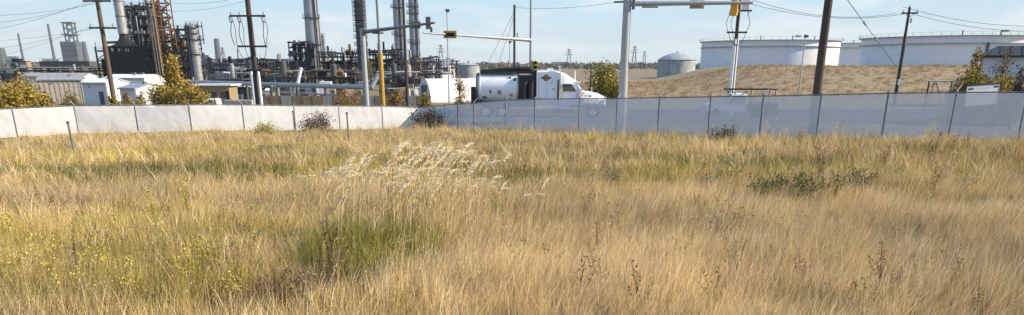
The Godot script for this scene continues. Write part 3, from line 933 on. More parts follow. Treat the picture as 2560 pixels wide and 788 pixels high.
func make_signals() -> void:
	# mast close behind the shaded fence
	var x := 6.61
	var y0 := ground(x, -46.0)
	var t := thing("signal_mast", "large grey signal mast with long arm close behind the shaded fence", "traffic signal", Vector3(x, y0, -46.0))
	var b := MB.new()
	b.tube(Vector3(0, -0.2, 0), Vector3(0, 8.6, 0), 0.27, 0.22, 16)
	part(t, "post", b, M.galv_pale)
	var ay: float = 6.78 - y0
	var ex: float = 13.67 - x
	b = MB.new()
	b.tube(Vector3(0.1, ay, 0.0), Vector3(ex, ay + 0.02, 0.4), 0.15, 0.085, 12)
	part(t, "mast_arm", b, M.galv_pale)
	b = MB.new()
	b.tube(Vector3(0.1, ay + 0.32, -0.02), Vector3(ex * 0.55, ay + 0.22, 0.2), 0.05, 0.045, 10)
	part(t, "upper_tube", b, M.galv)
	b = MB.new()
	b.chbox(Vector3(0.36, ay, 0), Vector3(0.12, 0.62, 0.5), 0.02)
	part(t, "flange", b, M.galv)
	bar(t, "side_stub", Vector3(-0.2, ay + 0.1, 0), Vector3(-0.75, ay + 0.08, 0), 0.05, M.steel_mid)
	bx(t, "detector", Vector3(1.3, ay - 0.19, 0.1), Vector3(0.9, 0.07, 0.12), M.steel_mid)
	signal_head(t, Vector3(10.66 - x, ay - 0.03, -0.2), PI, true, M.galv_pale, M.yellow_dull, 0.62)
	signal_head(t, Vector3(12.75 - x, ay - 0.05, 0.1), 2.3, false, null, M.yellow, 1.15)
	bx(t, "sign_plate", Vector3(13.34 - x, ay + 0.02, 0.22), Vector3(0.42, 0.72, 0.02), M.white)
	# mast beyond the pale fence whose arm reaches towards the corner
	x = -11.32
	y0 = ground(x, -60.0)
	t = thing("signal_mast", "grey signal mast behind the pale fence, arm slanting up", "traffic signal", Vector3(x, y0, -60.0))
	var top: float = 5.83 - y0
	b = MB.new()
	b.tube(Vector3(0, -0.3, 0), Vector3(0, top + 0.25, 0), 0.22, 0.18, 14)
	part(t, "post", b, M.galv_pale)
	b = MB.new()
	b.chbox(Vector3(0.12, top, 0), Vector3(0.3, 0.5, 0.4), 0.04)
	part(t, "flange", b, M.galv)
	var e: Vector3 = Vector3(-5.14, 6.12, -53.00) - t.position
	var s := Vector3(0.1, top, 0)
	b = MB.new()
	b.tube(s, e, 0.15, 0.07, 12)
	part(t, "mast_arm", b, M.galv)
	var f := func(q: float) -> Vector3: return s.lerp(e, q)
	bx(t, "detector", f.call(0.22) + Vector3(0, -0.2, 0), Vector3(0.8, 0.1, 0.2), M.steel_mid)
	signal_head(t, f.call(0.75) + Vector3(0, 0.02, -0.1), 2.6, true, M.galv, M.yellow_dull, 0.62)
	bx(t, "sign_plate", f.call(0.915) + Vector3(0, 0.05, -0.12), Vector3(0.38, 0.78, 0.02), M.galv, Vector3(0, -0.4, 0))
	# mast across the road behind the truck
	x = 1.76
	y0 = ground(x, -74.0)
	t = thing("signal_mast", "slim signal mast behind the truck carrying a yellow-framed hanging signal", "traffic signal", Vector3(x, y0, -74.0))
	b = MB.new()
	b.tube(Vector3(0, -0.3, 0), Vector3(0, 11.5, 0), 0.16, 0.1, 14)
	part(t, "post", b, M.galv_pale)
	s = Vector3(1.72, 5.70, -74.00) - t.position
	e = Vector3(-7.61, 6.09, -68.00) - t.position
	b = MB.new()
	b.tube(s, e, 0.17, 0.07, 12)
	part(t, "mast_arm", b, M.galv_pale)
	signal_head(t, s.lerp(e, 0.765) + Vector3(0, 0.0, 0.15), -0.12, true, M.yellow, M.black, 0.86)
	signal_head(t, Vector3(0.32, 3.29 - y0, 0.1), 0.5, false, null, M.yellow, 1.12)
	bx(t, "detector", s.lerp(e, 0.93) + Vector3(0, 0.3, 0), Vector3(0.18, 0.4, 0.15), M.steel_mid)
	bar(t, "antenna", s.lerp(e, 0.13), s.lerp(e, 0.13) + Vector3(0, 0.55, 0), 0.05, M.galv)
	# street light arm behind: a slim pole
	x = -2.96

func make_field_posts() -> void:
	# leftover steel posts in the grass before the fence
	for q in [["steel post leaning in the grass before the pale fence", Vector2(-19.19, -33.07), 1.55, 0.05], ["short steel post touching the pale fence screen beside a weathered bay", Vector2(-14.44, -50.55), 1.45, 0.0], ["bare steel post between the dry bush and the fence corner", Vector2(-8.56, -39.81), 1.75, 0.02], ["pale short post in front of the dark corner bush", Vector2(-5.32, -53.30), 1.25, 0.0], ["tall galvanised post beside the dark corner bush", Vector2(-3.31, -46.81), 2.15, 0.0]]:
		var p := on_ground(q[1])
		var t := thing("steel_post", q[0], "post", p, 0.0, "leftover posts in the field")
		var b := MB.new()
		b.tube(Vector3(0, -0.3, 0), Vector3(-q[3], q[2], 0), 0.042, 0.042, 10)
		part(t, "shaft", b, M.galv)
		b = MB.new()
		b.lathe(Vector3(-q[3], q[2], 0), Basis.IDENTITY, [Vector2(0.065, -0.03), Vector2(0.065, 0.04), Vector2(0.0, 0.07)], 10)
		part(t, "cap", b, M.steel_mid)

# ---------------------------------------------------------------- vehicles
func wheel(t: Node3D, at: Vector3, r: float, w: float, rim: Material) -> void:
	var h := Node3D.new()
	h.name = "wheel"
	t.add_child(h, true)
	h.position = at
	var bs := Basis(Vector3.RIGHT, PI / 2)
	var b := MB.new()
	b.lathe(Vector3.ZERO, bs, [Vector2(r * 0.58, -w / 2), Vector2(r * 0.93, -w / 2), Vector2(r, -w * 0.36), Vector2(r, w * 0.36), Vector2(r * 0.93, w / 2), Vector2(r * 0.58, w / 2), Vector2(r * 0.58, -w / 2)], 24)
	part(h, "tyre", b, M.rubber)
	b = MB.new()
	b.lathe(Vector3.ZERO, bs, [Vector2(0.0, -w * 0.3), Vector2(r * 0.3, -w * 0.3), Vector2(r * 0.58, -w * 0.4), Vector2(r * 0.58, w * 0.4), Vector2(r * 0.3, w * 0.3), Vector2(0.0, w * 0.34)], 20)
	part(h, "rim", b, rim)

func make_truck() -> void:
	# heading along +x, near side at +z; metres from the road
	var t := thing("vacuum_truck", "white tank truck with sleeper cab and black hoses behind the fence", "truck", Vector3(2.27, -0.51, -62.0), -0.07)
	var b := MB.new()
	for z in [-0.42, 0.42]: b.box(Vector3(-0.3, 0.95, z), Vector3(9.6, 0.26, 0.09))
	for x in [-4.9, -2.0, 1.0, 3.6]: b.box(Vector3(x, 0.95, 0), Vector3(0.12, 0.2, 0.8))
	part(t, "chassis", b, M.black)
	# barrel with dished ends
	b = MB.new()
	b.lathe(Vector3(-4.85, 2.25, 0), Basis(Vector3.FORWARD, PI / 2), [Vector2(0, -0.32), Vector2(0.5, -0.26), Vector2(0.95, -0.1), Vector2(1.12, 0.06), Vector2(1.13, 0.1), Vector2(1.13, 3.0), Vector2(1.12, 3.04), Vector2(0.95, 3.18), Vector2(0.5, 3.32), Vector2(0, 3.38)], 40)
	var tank := part(t, "barrel", b, M.truck_white)
	for q in [[-4.4, 1.55, 0.3, 0.16], [-3.9, 2.0, 0.14, 0.2], [-2.3, 1.75, 0.26, 0.1], [-2.0, 2.9, 0.2, 0.22], [-2.35, 3.05, 0.16, 0.12], [-4.7, 1.35, 0.2, 0.3]]:
		var an := asin(clampf((q[1] - 2.25) / 1.13, -1, 1))
		bx(tank, "fitting", Vector3(q[0], q[1], 1.15 * cos(an)), Vector3(q[2], q[3], 0.16), M.steel_mid)
	bx(tank, "placard", Vector3(-3.2, 1.95, 1.12), Vector3(0.3, 0.3, 0.02), M.steel_pale, Vector3(0.25, 0, 0))
	for z in [-0.6, 0.75]: bar(tank, "walk_rail", Vector3(-4.6, 3.35, z), Vector3(-1.9, 3.4, z), 0.03, M.steel_mid)
	for x in [-4.75, -1.9]:
		b = MB.new()
		b.lathe(Vector3(x, 2.25, 0), Basis(Vector3.FORWARD, PI / 2), [Vector2(1.13, -0.03), Vector2(1.16, -0.025), Vector2(1.16, 0.025), Vector2(1.13, 0.03)], 40)
		part(tank, "band", b, M.truck_white)
	b = MB.new()
	b.chbox(Vector3(-3.4, 1.1, 0), Vector3(3.2, 0.3, 1.5), 0.03)
	part(t, "cradle", b, M.steel_mid)
	# rear door gear
	b = MB.new()
	b.lathe(Vector3(-5.0, 2.2, 0), Basis(Vector3.FORWARD, PI / 2), [Vector2(1.16, -0.08), Vector2(1.2, 0), Vector2(1.16, 0.1)], 32)
	part(t, "rear_ring", b, M.steel_mid)
	b = MB.new()
	b.chbox(Vector3(-5.35, 1.6, 0.5), Vector3(0.35, 1.5, 0.3), 0.04)
	b.chbox(Vector3(-5.35, 1.5, -0.5), Vector3(0.3, 1.2, 0.3), 0.04)
	part(t, "rear_ladder", b, M.black)
	bx(t, "rear_bumper", Vector3(-5.45, 0.65, 0), Vector3(0.15, 0.25, 2.3), M.black)
	# hoses along the top
	for z in [0.42, 0.1, -0.25]:
		b = MB.new()
		b.path([Vector3(-4.75, 3.46 + 0.05 * absf(z), z), Vector3(-3.2, 3.6, z), Vector3(-1.6, 3.7, z), Vector3(-0.85, 3.66, z), Vector3(-0.5, 3.42, z), Vector3(-0.45, 2.9, z)], 0.17, 0.17, 10)
		part(t, "hose", b, M.black)
	b = MB.new()
	b.chbox(Vector3(-2.7, 3.44, 0.1), Vector3(4.0, 0.2, 1.2), 0.03)
	part(t, "hose_tray", b, M.black)
	b = MB.new()
	b.tube(Vector3(-1.95, 3.2, 0.25), Vector3(-1.95, 3.62, 0.25), 0.27, 0.27, 16)
	part(t, "manhole", b, M.truck_white)
	# blower and filter gear between barrel and cab
	b = MB.new()
	b.chbox(Vector3(-0.98, 2.05, 0.05), Vector3(1.36, 2.35, 2.1), 0.06)
	part(t, "blower_cabinet", b, M.black)
	for q in [[-1.25, 1.6, 0.28], [-0.7, 1.5, 0.24]]:
		b = MB.new()
		b.tube(Vector3(q[0], 1.15, 1.12), Vector3(q[0], 1.15 + q[1], 1.12), q[2], q[2], 16)
		part(t, "filter_canister", b, M.black)
	b = MB.new()
	b.path([Vector3(-0.75, 2.2, 1.2), Vector3(-0.5, 2.7, 1.1), Vector3(-0.5, 3.3, 0.8)], 0.09, 0.09, 8)
	part(t, "suction_pipe", b, M.steel_mid)
	bx(t, "work_lamp", Vector3(-0.95, 3.12, 0.95), Vector3(0.22, 0.12, 0.1), M.steel_pale)
	# sleeper, fairing and cab
	b = MB.new()
	b.loft([[-0.27, 0.95, 3.5, 1.2, 1.14, 0.12], [-0.22, 0.9, 3.55, 1.23, 1.17, 0.14], [0.9, 0.9, 3.58, 1.23, 1.17, 0.14], [1.35, 0.9, 3.5, 1.23, 1.15, 0.16]])
	var sl := part(t, "sleeper", b, M.truck_white)
	b = MB.new()
	b.loft([[1.35, 2.4, 3.5, 1.18, 1.13, 0.16], [1.9, 2.4, 3.36, 1.14, 1.05, 0.2], [2.45, 2.4, 3.02, 1.08, 0.95, 0.2], [2.85, 2.4, 2.74, 1.02, 0.86, 0.12]])
	part(t, "roof_fairing", b, M.truck_white)
	b = MB.new()
	b.loft([[1.38, 0.95, 2.72, 1.17, 1.08, 0.12], [2.9, 0.95, 2.76, 1.17, 1.0, 0.14], [3.15, 0.95, 2.3, 1.17, 1.08, 0.12], [3.5, 0.95, 1.96, 1.15, 1.1, 0.1]])
	var cab := part(t, "cab", b, M.truck_white)
	b = MB.new()
	b.quad(Vector3(2.93, 2.62, 0.86), Vector3(3.42, 2.03, 1.0), Vector3(3.42, 2.03, -1.0), Vector3(2.93, 2.62, -0.86), Vector3(0.77, 0.64, 0))
	b.v = Transform3D(Basis.IDENTITY, Vector3(0.06, 0.05, 0)) * b.v
	part(t, "windscreen", b, M.glass)
	b = MB.new()
	b.prism(PackedVector2Array([Vector2(1.82, 2.02), Vector2(1.82, 2.55), Vector2(2.45, 2.55), Vector2(2.85, 2.05), Vector2(2.85, 2.02)]), 1.145, 1.185)
	part(t, "side_window", b, M.glass)
	b = MB.new()
	b.prism(PackedVector2Array([Vector2(2.7, 2.62), Vector2(3.2, 2.6), Vector2(3.2, 2.66), Vector2(2.7, 2.76)]), -1.0, 1.0)
	part(t, "sun_visor", b, M.truck_white)
	b = MB.new()
	b.loft([[3.3, 1.0, 2.06, 1.1, 0.95, 0.16], [3.9, 0.95, 1.98, 1.12, 0.9, 0.2], [4.6, 0.9, 1.84, 1.14, 0.8, 0.24], [5.05, 0.85, 1.62, 1.1, 0.68, 0.26], [5.2, 0.9, 1.4, 1.0, 0.6, 0.2]])
	part(t, "hood", b, M.truck_white)
	b = MB.new()
	b.chbox(Vector3(5.22, 1.2, 0), Vector3(0.08, 0.85, 1.0), 0.03)
	part(t, "grille", b, M.chrome)
	for z in [-0.95, 0.95]:
		b = MB.new()
		b.lathe(Vector3(5.02, 1.3, z), Basis(Vector3.FORWARD, PI / 2), [Vector2(0.17, 0), Vector2(0.13, 0.08), Vector2(0, 0.1)], 14)
		part(t, "headlight", b, M.chrome)
		b = MB.new()
		b.chbox(Vector3(3.25, 2.0, z * 1.42), Vector3(0.12, 0.52, 0.22), 0.04)
		part(t, "mirror", b, M.chrome)
		b = MB.new()
		b.path([Vector3(1.58, 0.9, z * 1.22), Vector3(1.58, 3.3, z * 1.22), Vector3(1.56, 3.75, z * 1.2), Vector3(1.42, 3.9, z * 1.2)], 0.075, 0.07, 10)
		part(t, "exhaust_stack", b, M.chrome)
		bx(t, "mirror_arm", Vector3(3.2, 2.2, z * 1.28), Vector3(0.04, 0.04, 0.35), M.black)
	bar(t, "horn_pipe", Vector3(2.72, 2.75, 0.7), Vector3(2.72, 3.55, 0.7), 0.05, M.truck_white)
	bar(t, "hood_marker", Vector3(4.05, 1.95, 1.08), Vector3(4.05, 2.35, 1.1), 0.04, M.pvc)
	b = MB.new()
	b.chbox(Vector3(5.35, 0.62, 0), Vector3(0.2, 0.4, 2.3), 0.06)
	part(t, "front_bumper", b, M.chrome)
	b = MB.new()
	b.tube(Vector3(1.0, 0.72, 1.02), Vector3(2.4, 0.72, 1.02), 0.32, 0.32, 18)
	part(t, "fuel_tank", b, M.chrome)
	bx(t, "cab_step", Vector3(2.5, 0.55, 1.1), Vector3(0.6, 0.06, 0.25), M.steel_mid)
	bx(t, "door_gap", Vector3(1.7, 1.7, 1.174), Vector3(0.03, 1.4, 0.01), M.steel_mid)
	for q in [[3.55, 1.7], [3.95, 1.68]]: bx(t, "side_vent", Vector3(q[0], q[1], 1.13), Vector3(0.2, 0.1, 0.03), M.black)
	bx(t, "sleeper_trim", Vector3(1.43, 1.9, 1.2), Vector3(0.1, 2.0, 0.05), M.steel_mid)
	# cab detail: door, handles, lamps, trim
	bx(cab, "door_seam", Vector3(2.92, 1.55, 1.176), Vector3(0.02, 1.1, 0.01), M.steel_mid)
	bx(cab, "door_handle", Vector3(1.98, 1.82, 1.19), Vector3(0.2, 0.05, 0.04), M.chrome)
	bx(cab, "grab_rail", Vector3(1.72, 2.0, 1.2), Vector3(0.03, 0.9, 0.03), M.chrome)
	for q in [-0.6, -0.3, 0.0, 0.3, 0.6]: bx(cab, "roof_lamp", Vector3(2.82, 2.8, q), Vector3(0.12, 0.07, 0.12), M.yellow)
	bx(sl, "sleeper_window", Vector3(0.95, 2.75, 1.21), Vector3(0.02, 0.5, 0.02), M.steel_pale)
	for q in [-0.1, 0.55, 1.2]: bx(sl, "panel_seam", Vector3(q, 2.1, 1.226), Vector3(0.012, 2.3, 0.008), M.steel_pale)
	bx(sl, "side_skirt", Vector3(0.55, 0.8, 1.2), Vector3(1.6, 0.3, 0.04), M.chrome)
	bx(t, "air_cleaner", Vector3(3.35, 1.75, 1.22), Vector3(0.42, 0.5, 0.3), M.chrome)
	bx(t, "roof_unit", Vector3(0.75, 3.66, 0.3), Vector3(0.42, 0.2, 0.4), M.truck_white)
	for q in [[-0.02, 1.5], [1.0, 1.2], [1.05, 2.2]]: bx(sl, "vent", Vector3(q[0], q[1], 1.225), Vector3(0.14, 0.1, 0.02), M.steel_pale)
	# emblem: a brown and orange shield crossed by a dark bar
	b = MB.new()
	b.prism(PackedVector2Array([Vector2(0.3, 3.2), Vector2(0.48, 3.3), Vector2(0.66, 3.2), Vector2(0.76, 3.02), Vector2(0.64, 2.84), Vector2(0.48, 2.76), Vector2(0.32, 2.84), Vector2(0.2, 3.02)]), 1.19, 1.2)
	part(sl, "emblem", b, M.tan)
	b = MB.new()
	b.prism(PackedVector2Array([Vector2(0.12, 2.96), Vector2(0.06, 3.09), Vector2(0.9, 3.09), Vector2(0.84, 2.96)]), 1.2, 1.207)
	part(sl, "emblem_bar", b, M.black)
	b = MB.new()
	b.prism(PackedVector2Array([Vector2(0.28, 3.0), Vector2(0.28, 3.06), Vector2(0.68, 3.06), Vector2(0.68, 3.0)]), 1.207, 1.212)
	part(sl, "emblem_lettering", b, M.orange)
	for x in [-4.3, -3.0]:
		for z in [-0.98, 0.98]: wheel(t, Vector3(x, 0.52, z), 0.52, 0.5, M.chrome)
	for z in [-1.02, 1.02]: wheel(t, Vector3(4.2, 0.52, z), 0.52, 0.32, M.chrome)
	b = MB.new()
	for z in [-0.98, 0.98]: b.chbox(Vector3(-3.65, 1.1, z), Vector3(2.5, 0.05, 0.6), 0.02)
	part(t, "mudguard", b, M.black)

func pickup(label: String, at: Vector3, turn: float, body: Material, bed: Material, rack: bool) -> void:
	# heading along -x, near side at +z
	var t := thing("pickup_truck", label, "pickup", at, turn)
	var b := MB.new()
	b.loft([[-2.75, 0.55, 0.95, 0.8, 0.75, 0.1], [-2.6, 0.5, 1.08, 0.95, 0.85, 0.12], [-1.4, 0.5, 1.16, 0.98, 0.9, 0.1], [-1.2, 0.5, 1.2, 0.98, 0.92, 0.1], [0.55, 0.5, 1.2, 0.98, 0.94, 0.1]])
	part(t, "body", b, body)
	b = MB.new()
	b.loft([[-1.25, 1.18, 1.26, 0.9, 0.86, 0.03], [-0.6, 1.18, 1.86, 0.92, 0.72, 0.1], [0.3, 1.18, 1.9, 0.92, 0.74, 0.1], [0.52, 1.18, 1.8, 0.92, 0.76, 0.1]])
	part(t, "cab_roof", b, body)
	b = MB.new()
	b.prism(PackedVector2Array([Vector2(-0.95, 1.28), Vector2(-0.5, 1.74), Vector2(0.32, 1.76), Vector2(0.4, 1.28)]), 0.0, 0.04)
	var w := part(t, "side_window", b, M.glass)
	w.transform = Transform3D(Basis(Vector3.RIGHT, -0.3), Vector3(0, 0.05, 1.29))
	b = MB.new()
	b.flat(Vector3(-1.24, 1.25, 0.8), Vector3(-0.66, 1.8, 0.66), Vector3(-0.66, 1.8, -0.66), Vector3(-1.24, 1.25, -0.8))
	b.v = Transform3D(Basis.IDENTITY, Vector3(-0.04, 0.03, 0)) * b.v
	part(t, "windscreen", b, M.glass)
	b = MB.new()
	b.chbox(Vector3(1.75, 0.85, 0), Vector3(2.3, 0.62, 1.92), 0.05)
	part(t, "cargo_bed", b, bed)
	for z in [-0.85, 0.85]:
		wheel(t, Vector3(-1.85, 0.39, z), 0.39, 0.26, M.galv_pale)
		wheel(t, Vector3(1.75, 0.39, z), 0.39, 0.26, M.galv_pale)
		bx(t, "headlight", Vector3(-2.66, 0.9, z * 0.8), Vector3(0.12, 0.18, 0.3), M.chrome)
		bx(t, "mirror", Vector3(-0.85, 1.32, z * 1.22), Vector3(0.12, 0.2, 0.14), M.black)
	bx(t, "bumper", Vector3(-2.8, 0.55, 0), Vector3(0.14, 0.24, 1.8), M.chrome)
	bx(t, "door_handle", Vector3(0.3, 1.05, 0.965), Vector3(0.18, 0.04, 0.03), M.black)
	if rack:
		for x in [-0.95, 0.75, 2.6]:
			for z in [-0.85, 0.85]: bar(t, "rack_post", Vector3(x if x > 0 else -0.4, 1.1 if x > 0 else 1.85, z), Vector3(x, 2.18, z), 0.03, M.black)
			bar(t, "rack_bar", Vector3(x, 2.18, -0.87), Vector3(x, 2.18, 0.87), 0.03, M.black)
		for z in [-0.85, 0.85]: bar(t, "rack_rail", Vector3(-1.0, 2.2, z), Vector3(2.75, 2.2, z), 0.04, M.black)

func make_sign_and_gate() -> void:
	# notice board half hidden by the screen
	var p := Vector3(25.56, 1.90, -42.00)
	var t := thing("notice_board", "white notice board in a black frame half hidden by the fence screen", "sign", Vector3(p.x, ground(p.x, p.z), p.z), 0.12)
	var by := t.position.y
	var w := 1.92
	var h := 1.05
	var c := Vector3(0, p.y - by, 0)
	var tilt := Node3D.new()
	tilt.name = "board"
	t.add_child(tilt)
	tilt.position = c
	tilt.rotation.z = 0.055
	bx(tilt, "panel", Vector3.ZERO, Vector3(w, h, 0.03), M.white)
	for s in [-1, 1]:
		bx(tilt, "frame_rail", Vector3(0, s * (h / 2 + 0.03), 0), Vector3(w + 0.16, 0.07, 0.07), M.black)
		bx(tilt, "frame_rail", Vector3(s * (w / 2 + 0.04), 0, 0.001), Vector3(0.07, h, 0.07), M.black)
	for s in [-1, 1]: bx(t, "leg", Vector3(s * 0.75, c.y * 0.5, -0.06), Vector3(0.08, c.y, 0.05), M.black)
	# print: dark end blocks, a blue-grey heading and lines of small lettering that cannot be read
	bx(tilt, "print_block", Vector3(-0.72, 0.36, 0.018), Vector3(0.3, 0.09, 0.004), M.black)
	bx(tilt, "print_block", Vector3(0.74, 0.4, 0.018), Vector3(0.26, 0.09, 0.004), M.black)
	for q in [[-0.36, 0.34, 0.2], [-0.1, 0.36, 0.16], [0.25, 0.37, 0.42]]: bx(tilt, "print_block", Vector3(q[0], q[1], 0.018), Vector3(q[2], 0.1, 0.004), M.siding)
	var x := -0.75
	for k in 14:
		bx(tilt, "print_line", Vector3(x + k * 0.115, 0.02 - 0.24 * (k % 2), 0.018), Vector3(0.07, 0.09, 0.004), M.siding)
	# pipe gate with a diagonal brace
	p = Vector3(33.29, 1.28, -62.00)
	var y0 := ground(p.x, p.z)
	t = thing("pipe_gate", "dark pipe gate with a diagonal brace beside the yellow shrubs", "gate", Vector3(p.x, y0, p.z))
	var top: float = 2.25 - y0
	var len := 2.55
	for q in [0.0, len * 0.72, len]: bar(t, "post", Vector3(q, 0, 0), Vector3(q, top, 0), 0.06, M.black if q == 0.0 else M.galv)
	bar(t, "top_rail", Vector3(-0.03, top, 0), Vector3(len, top + 0.02, 0), 0.055, M.galv_pale)
	bar(t, "lower_rail", Vector3(0, 0.35, 0), Vector3(len, 0.35, 0), 0.045, M.galv)
	bar(t, "brace", Vector3(0.55, top - 0.05, 0.07), Vector3(1.5, 0.4, 0.07), 0.045, M.tan)
	bar(t, "brace", Vector3(0.5, top - 0.05, -0.07), Vector3(0.05, 0.6, -0.07), 0.035, M.tan)
	var b := MB.new()
	var ring := []
	for i in 17: ring.append(Vector3(len * 0.87 + 0.17 * cos(TAU * i / 16.0), top - 0.6 + 0.34 * sin(TAU * i / 16.0), 0.05))
	b.path(ring, 0.05, 0.05, 6)
	part(t, "hose_coil", b, M.black)
	b = MB.new()
	b.chbox(Vector3(len + 0.1, top + 0.12, 0), Vector3(0.8, 0.3, 0.4), 0.05)
	part(t, "valve_box", b, M.steel_mid)

# ---------------------------------------------------------------- trees, shrubs and weeds
func leaf(b: MB, p: Vector3, s: float, r: RandomNumberGenerator, up := 0.3) -> void:
	var n := Vector3(r.randfn(0, 1), r.randfn(up, 1), r.randfn(0, 1)).normalized()
	var x := n.cross(Vector3(r.randfn(0, 1), r.randfn(0, 1), r.randfn(0, 1))).normalized() * s
	var y := n.cross(x).normalized() * s * 0.55
	b.tri(p - x, p + y, p + x, n, n, n)
	b.tri(p - x, p + x, p - y, n, n, n)

# crown: limbs carry clumps of leaves; spire 0 round, 1 narrow poplar-like
func shrub(called: String, label: String, category: String, at: Vector3, w: float, h: float, leaves: int, size: float, pal: Array, sd: int, low := 0.1, spire := 0.0, group := "", bare := 0.0) -> Node3D:
	var r := RandomNumberGenerator.new()
	r.seed = sd
	var t := thing(called, label, category, at, 0.0, group)
	var wood := MB.new()
	var tw := MB.new()
	wood.tube(Vector3(0, -0.3, 0), Vector3(r.randfn(0, 0.03) * h, h * 0.55, 0), h * 0.022 + 0.01, h * 0.010 + 0.006, 7)
	var tips := []
	var limbs := int(9 + h * 2.0)
	for k in limbs:
		var a := r.randf() * TAU
		var f := r.randf_range(low, 0.96)
		var reach := (w * 0.5) * (sqrt(maxf(0.02, 1.0 - pow(2.0 * f - 0.85, 2))) if spire < 0.5 else (1.05 - f) * 1.1) * r.randf_range(0.45, 1.0)
		var s := Vector3(0, h * f * r.randf_range(0.25, 0.6), 0)
		var e := Vector3(cos(a) * reach, h * f, sin(a) * reach * 0.9)
		var m := s.lerp(e, 0.5) + Vector3(0, h * 0.04, 0)
		tw.tube(s, m, h * 0.009 + 0.004, h * 0.006 + 0.003, 5, false)
		tw.tube(m, e, h * 0.006 + 0.003, 0.003, 5, false)
		tips.append(e); tips.append(s.lerp(e, 0.7))
	part(t, "trunk", wood, M.bark)
	part(t, "branches", tw, M.bark)
	var b := MB.new()
	for i in leaves:
		var tip: Vector3 = tips[r.randi() % tips.size()]
		if r.randf() < bare: continue
		var sp := w * (0.12 if spire < 0.5 else 0.09)
		var p := tip + Vector3(r.randfn(0, sp), r.randfn(0, sp * 1.1), r.randfn(0, sp))
		if p.y < 0.02: p.y = r.randf() * h * 0.2
		b.col = pal[r.randi() % pal.size()] * r.randf_range(0.75, 1.25)
		leaf(b, p, size * r.randf_range(0.4, 1.5), r)
	part(t, "crown", b, M.leafy)
	return t

func weed(called: String, label: String, at: Vector3, h: float, stems: int, spread: float, leafn: int, lsize: float, stemc: Color, pal: Array, sd: int, top_heavy := 0.0, group := "") -> void:
	var r := RandomNumberGenerator.new()
	r.seed = sd
	var t := thing(called, label, "weed", at, 0.0, group)
	var b := MB.new()
	b.col = stemc
	var lf := MB.new()
	for k in stems:
		var a := r.randf() * TAU
		var ht := h * r.randf_range(0.65, 1.05)
		var ln := Vector3(cos(a), 0, sin(a)) * spread * r.randf_range(0.2, 1.0)
		var s := Vector3(r.randfn(0, 0.03), -0.03, r.randfn(0, 0.03))
		var pts := []
		for q in 5: pts.append(s + ln * pow(q / 4.0, 1.6) + Vector3(0, ht * q / 4.0, 0))
		b.path(pts, 0.006 + h * 0.003, 0.003, 4)
		for j in leafn / stems:
			var f := pow(r.randf(), 1.0 / (1.0 + top_heavy * 3.0))
			var i0 := mini(3, int(f * 4.0))
			var p: Vector3 = pts[i0].lerp(pts[i0 + 1], f * 4.0 - i0)
			var side := Vector3(r.randfn(0, 1), r.randfn(0.2, 0.5), r.randfn(0, 1)) * lsize * 1.6
			lf.col = pal[r.randi() % pal.size()] * r.randf_range(0.8, 1.2)
			leaf(lf, p + side, lsize * r.randf_range(0.6, 1.3), r)
	part(t, "stems", b, M.painted)
	part(t, "leaves", lf, M.leafy)

# the same, by the height that its top reaches
func shrub_to(called: String, label: String, category: String, x: float, d: float, w: float, top: float, leaves: int, size: float, pal: Array, sd: int, low := 0.1, spire := 0.0, group := "", bare := 0.0) -> void:
	var y := ground(x, -d)
	shrub(called, label, category, Vector3(x, y, -d), w, top - y, leaves, size, pal, sd, low, spire, group, bare)

func gpos(x: float, z: float) -> Vector3: return Vector3(x, ground(x, z), z)

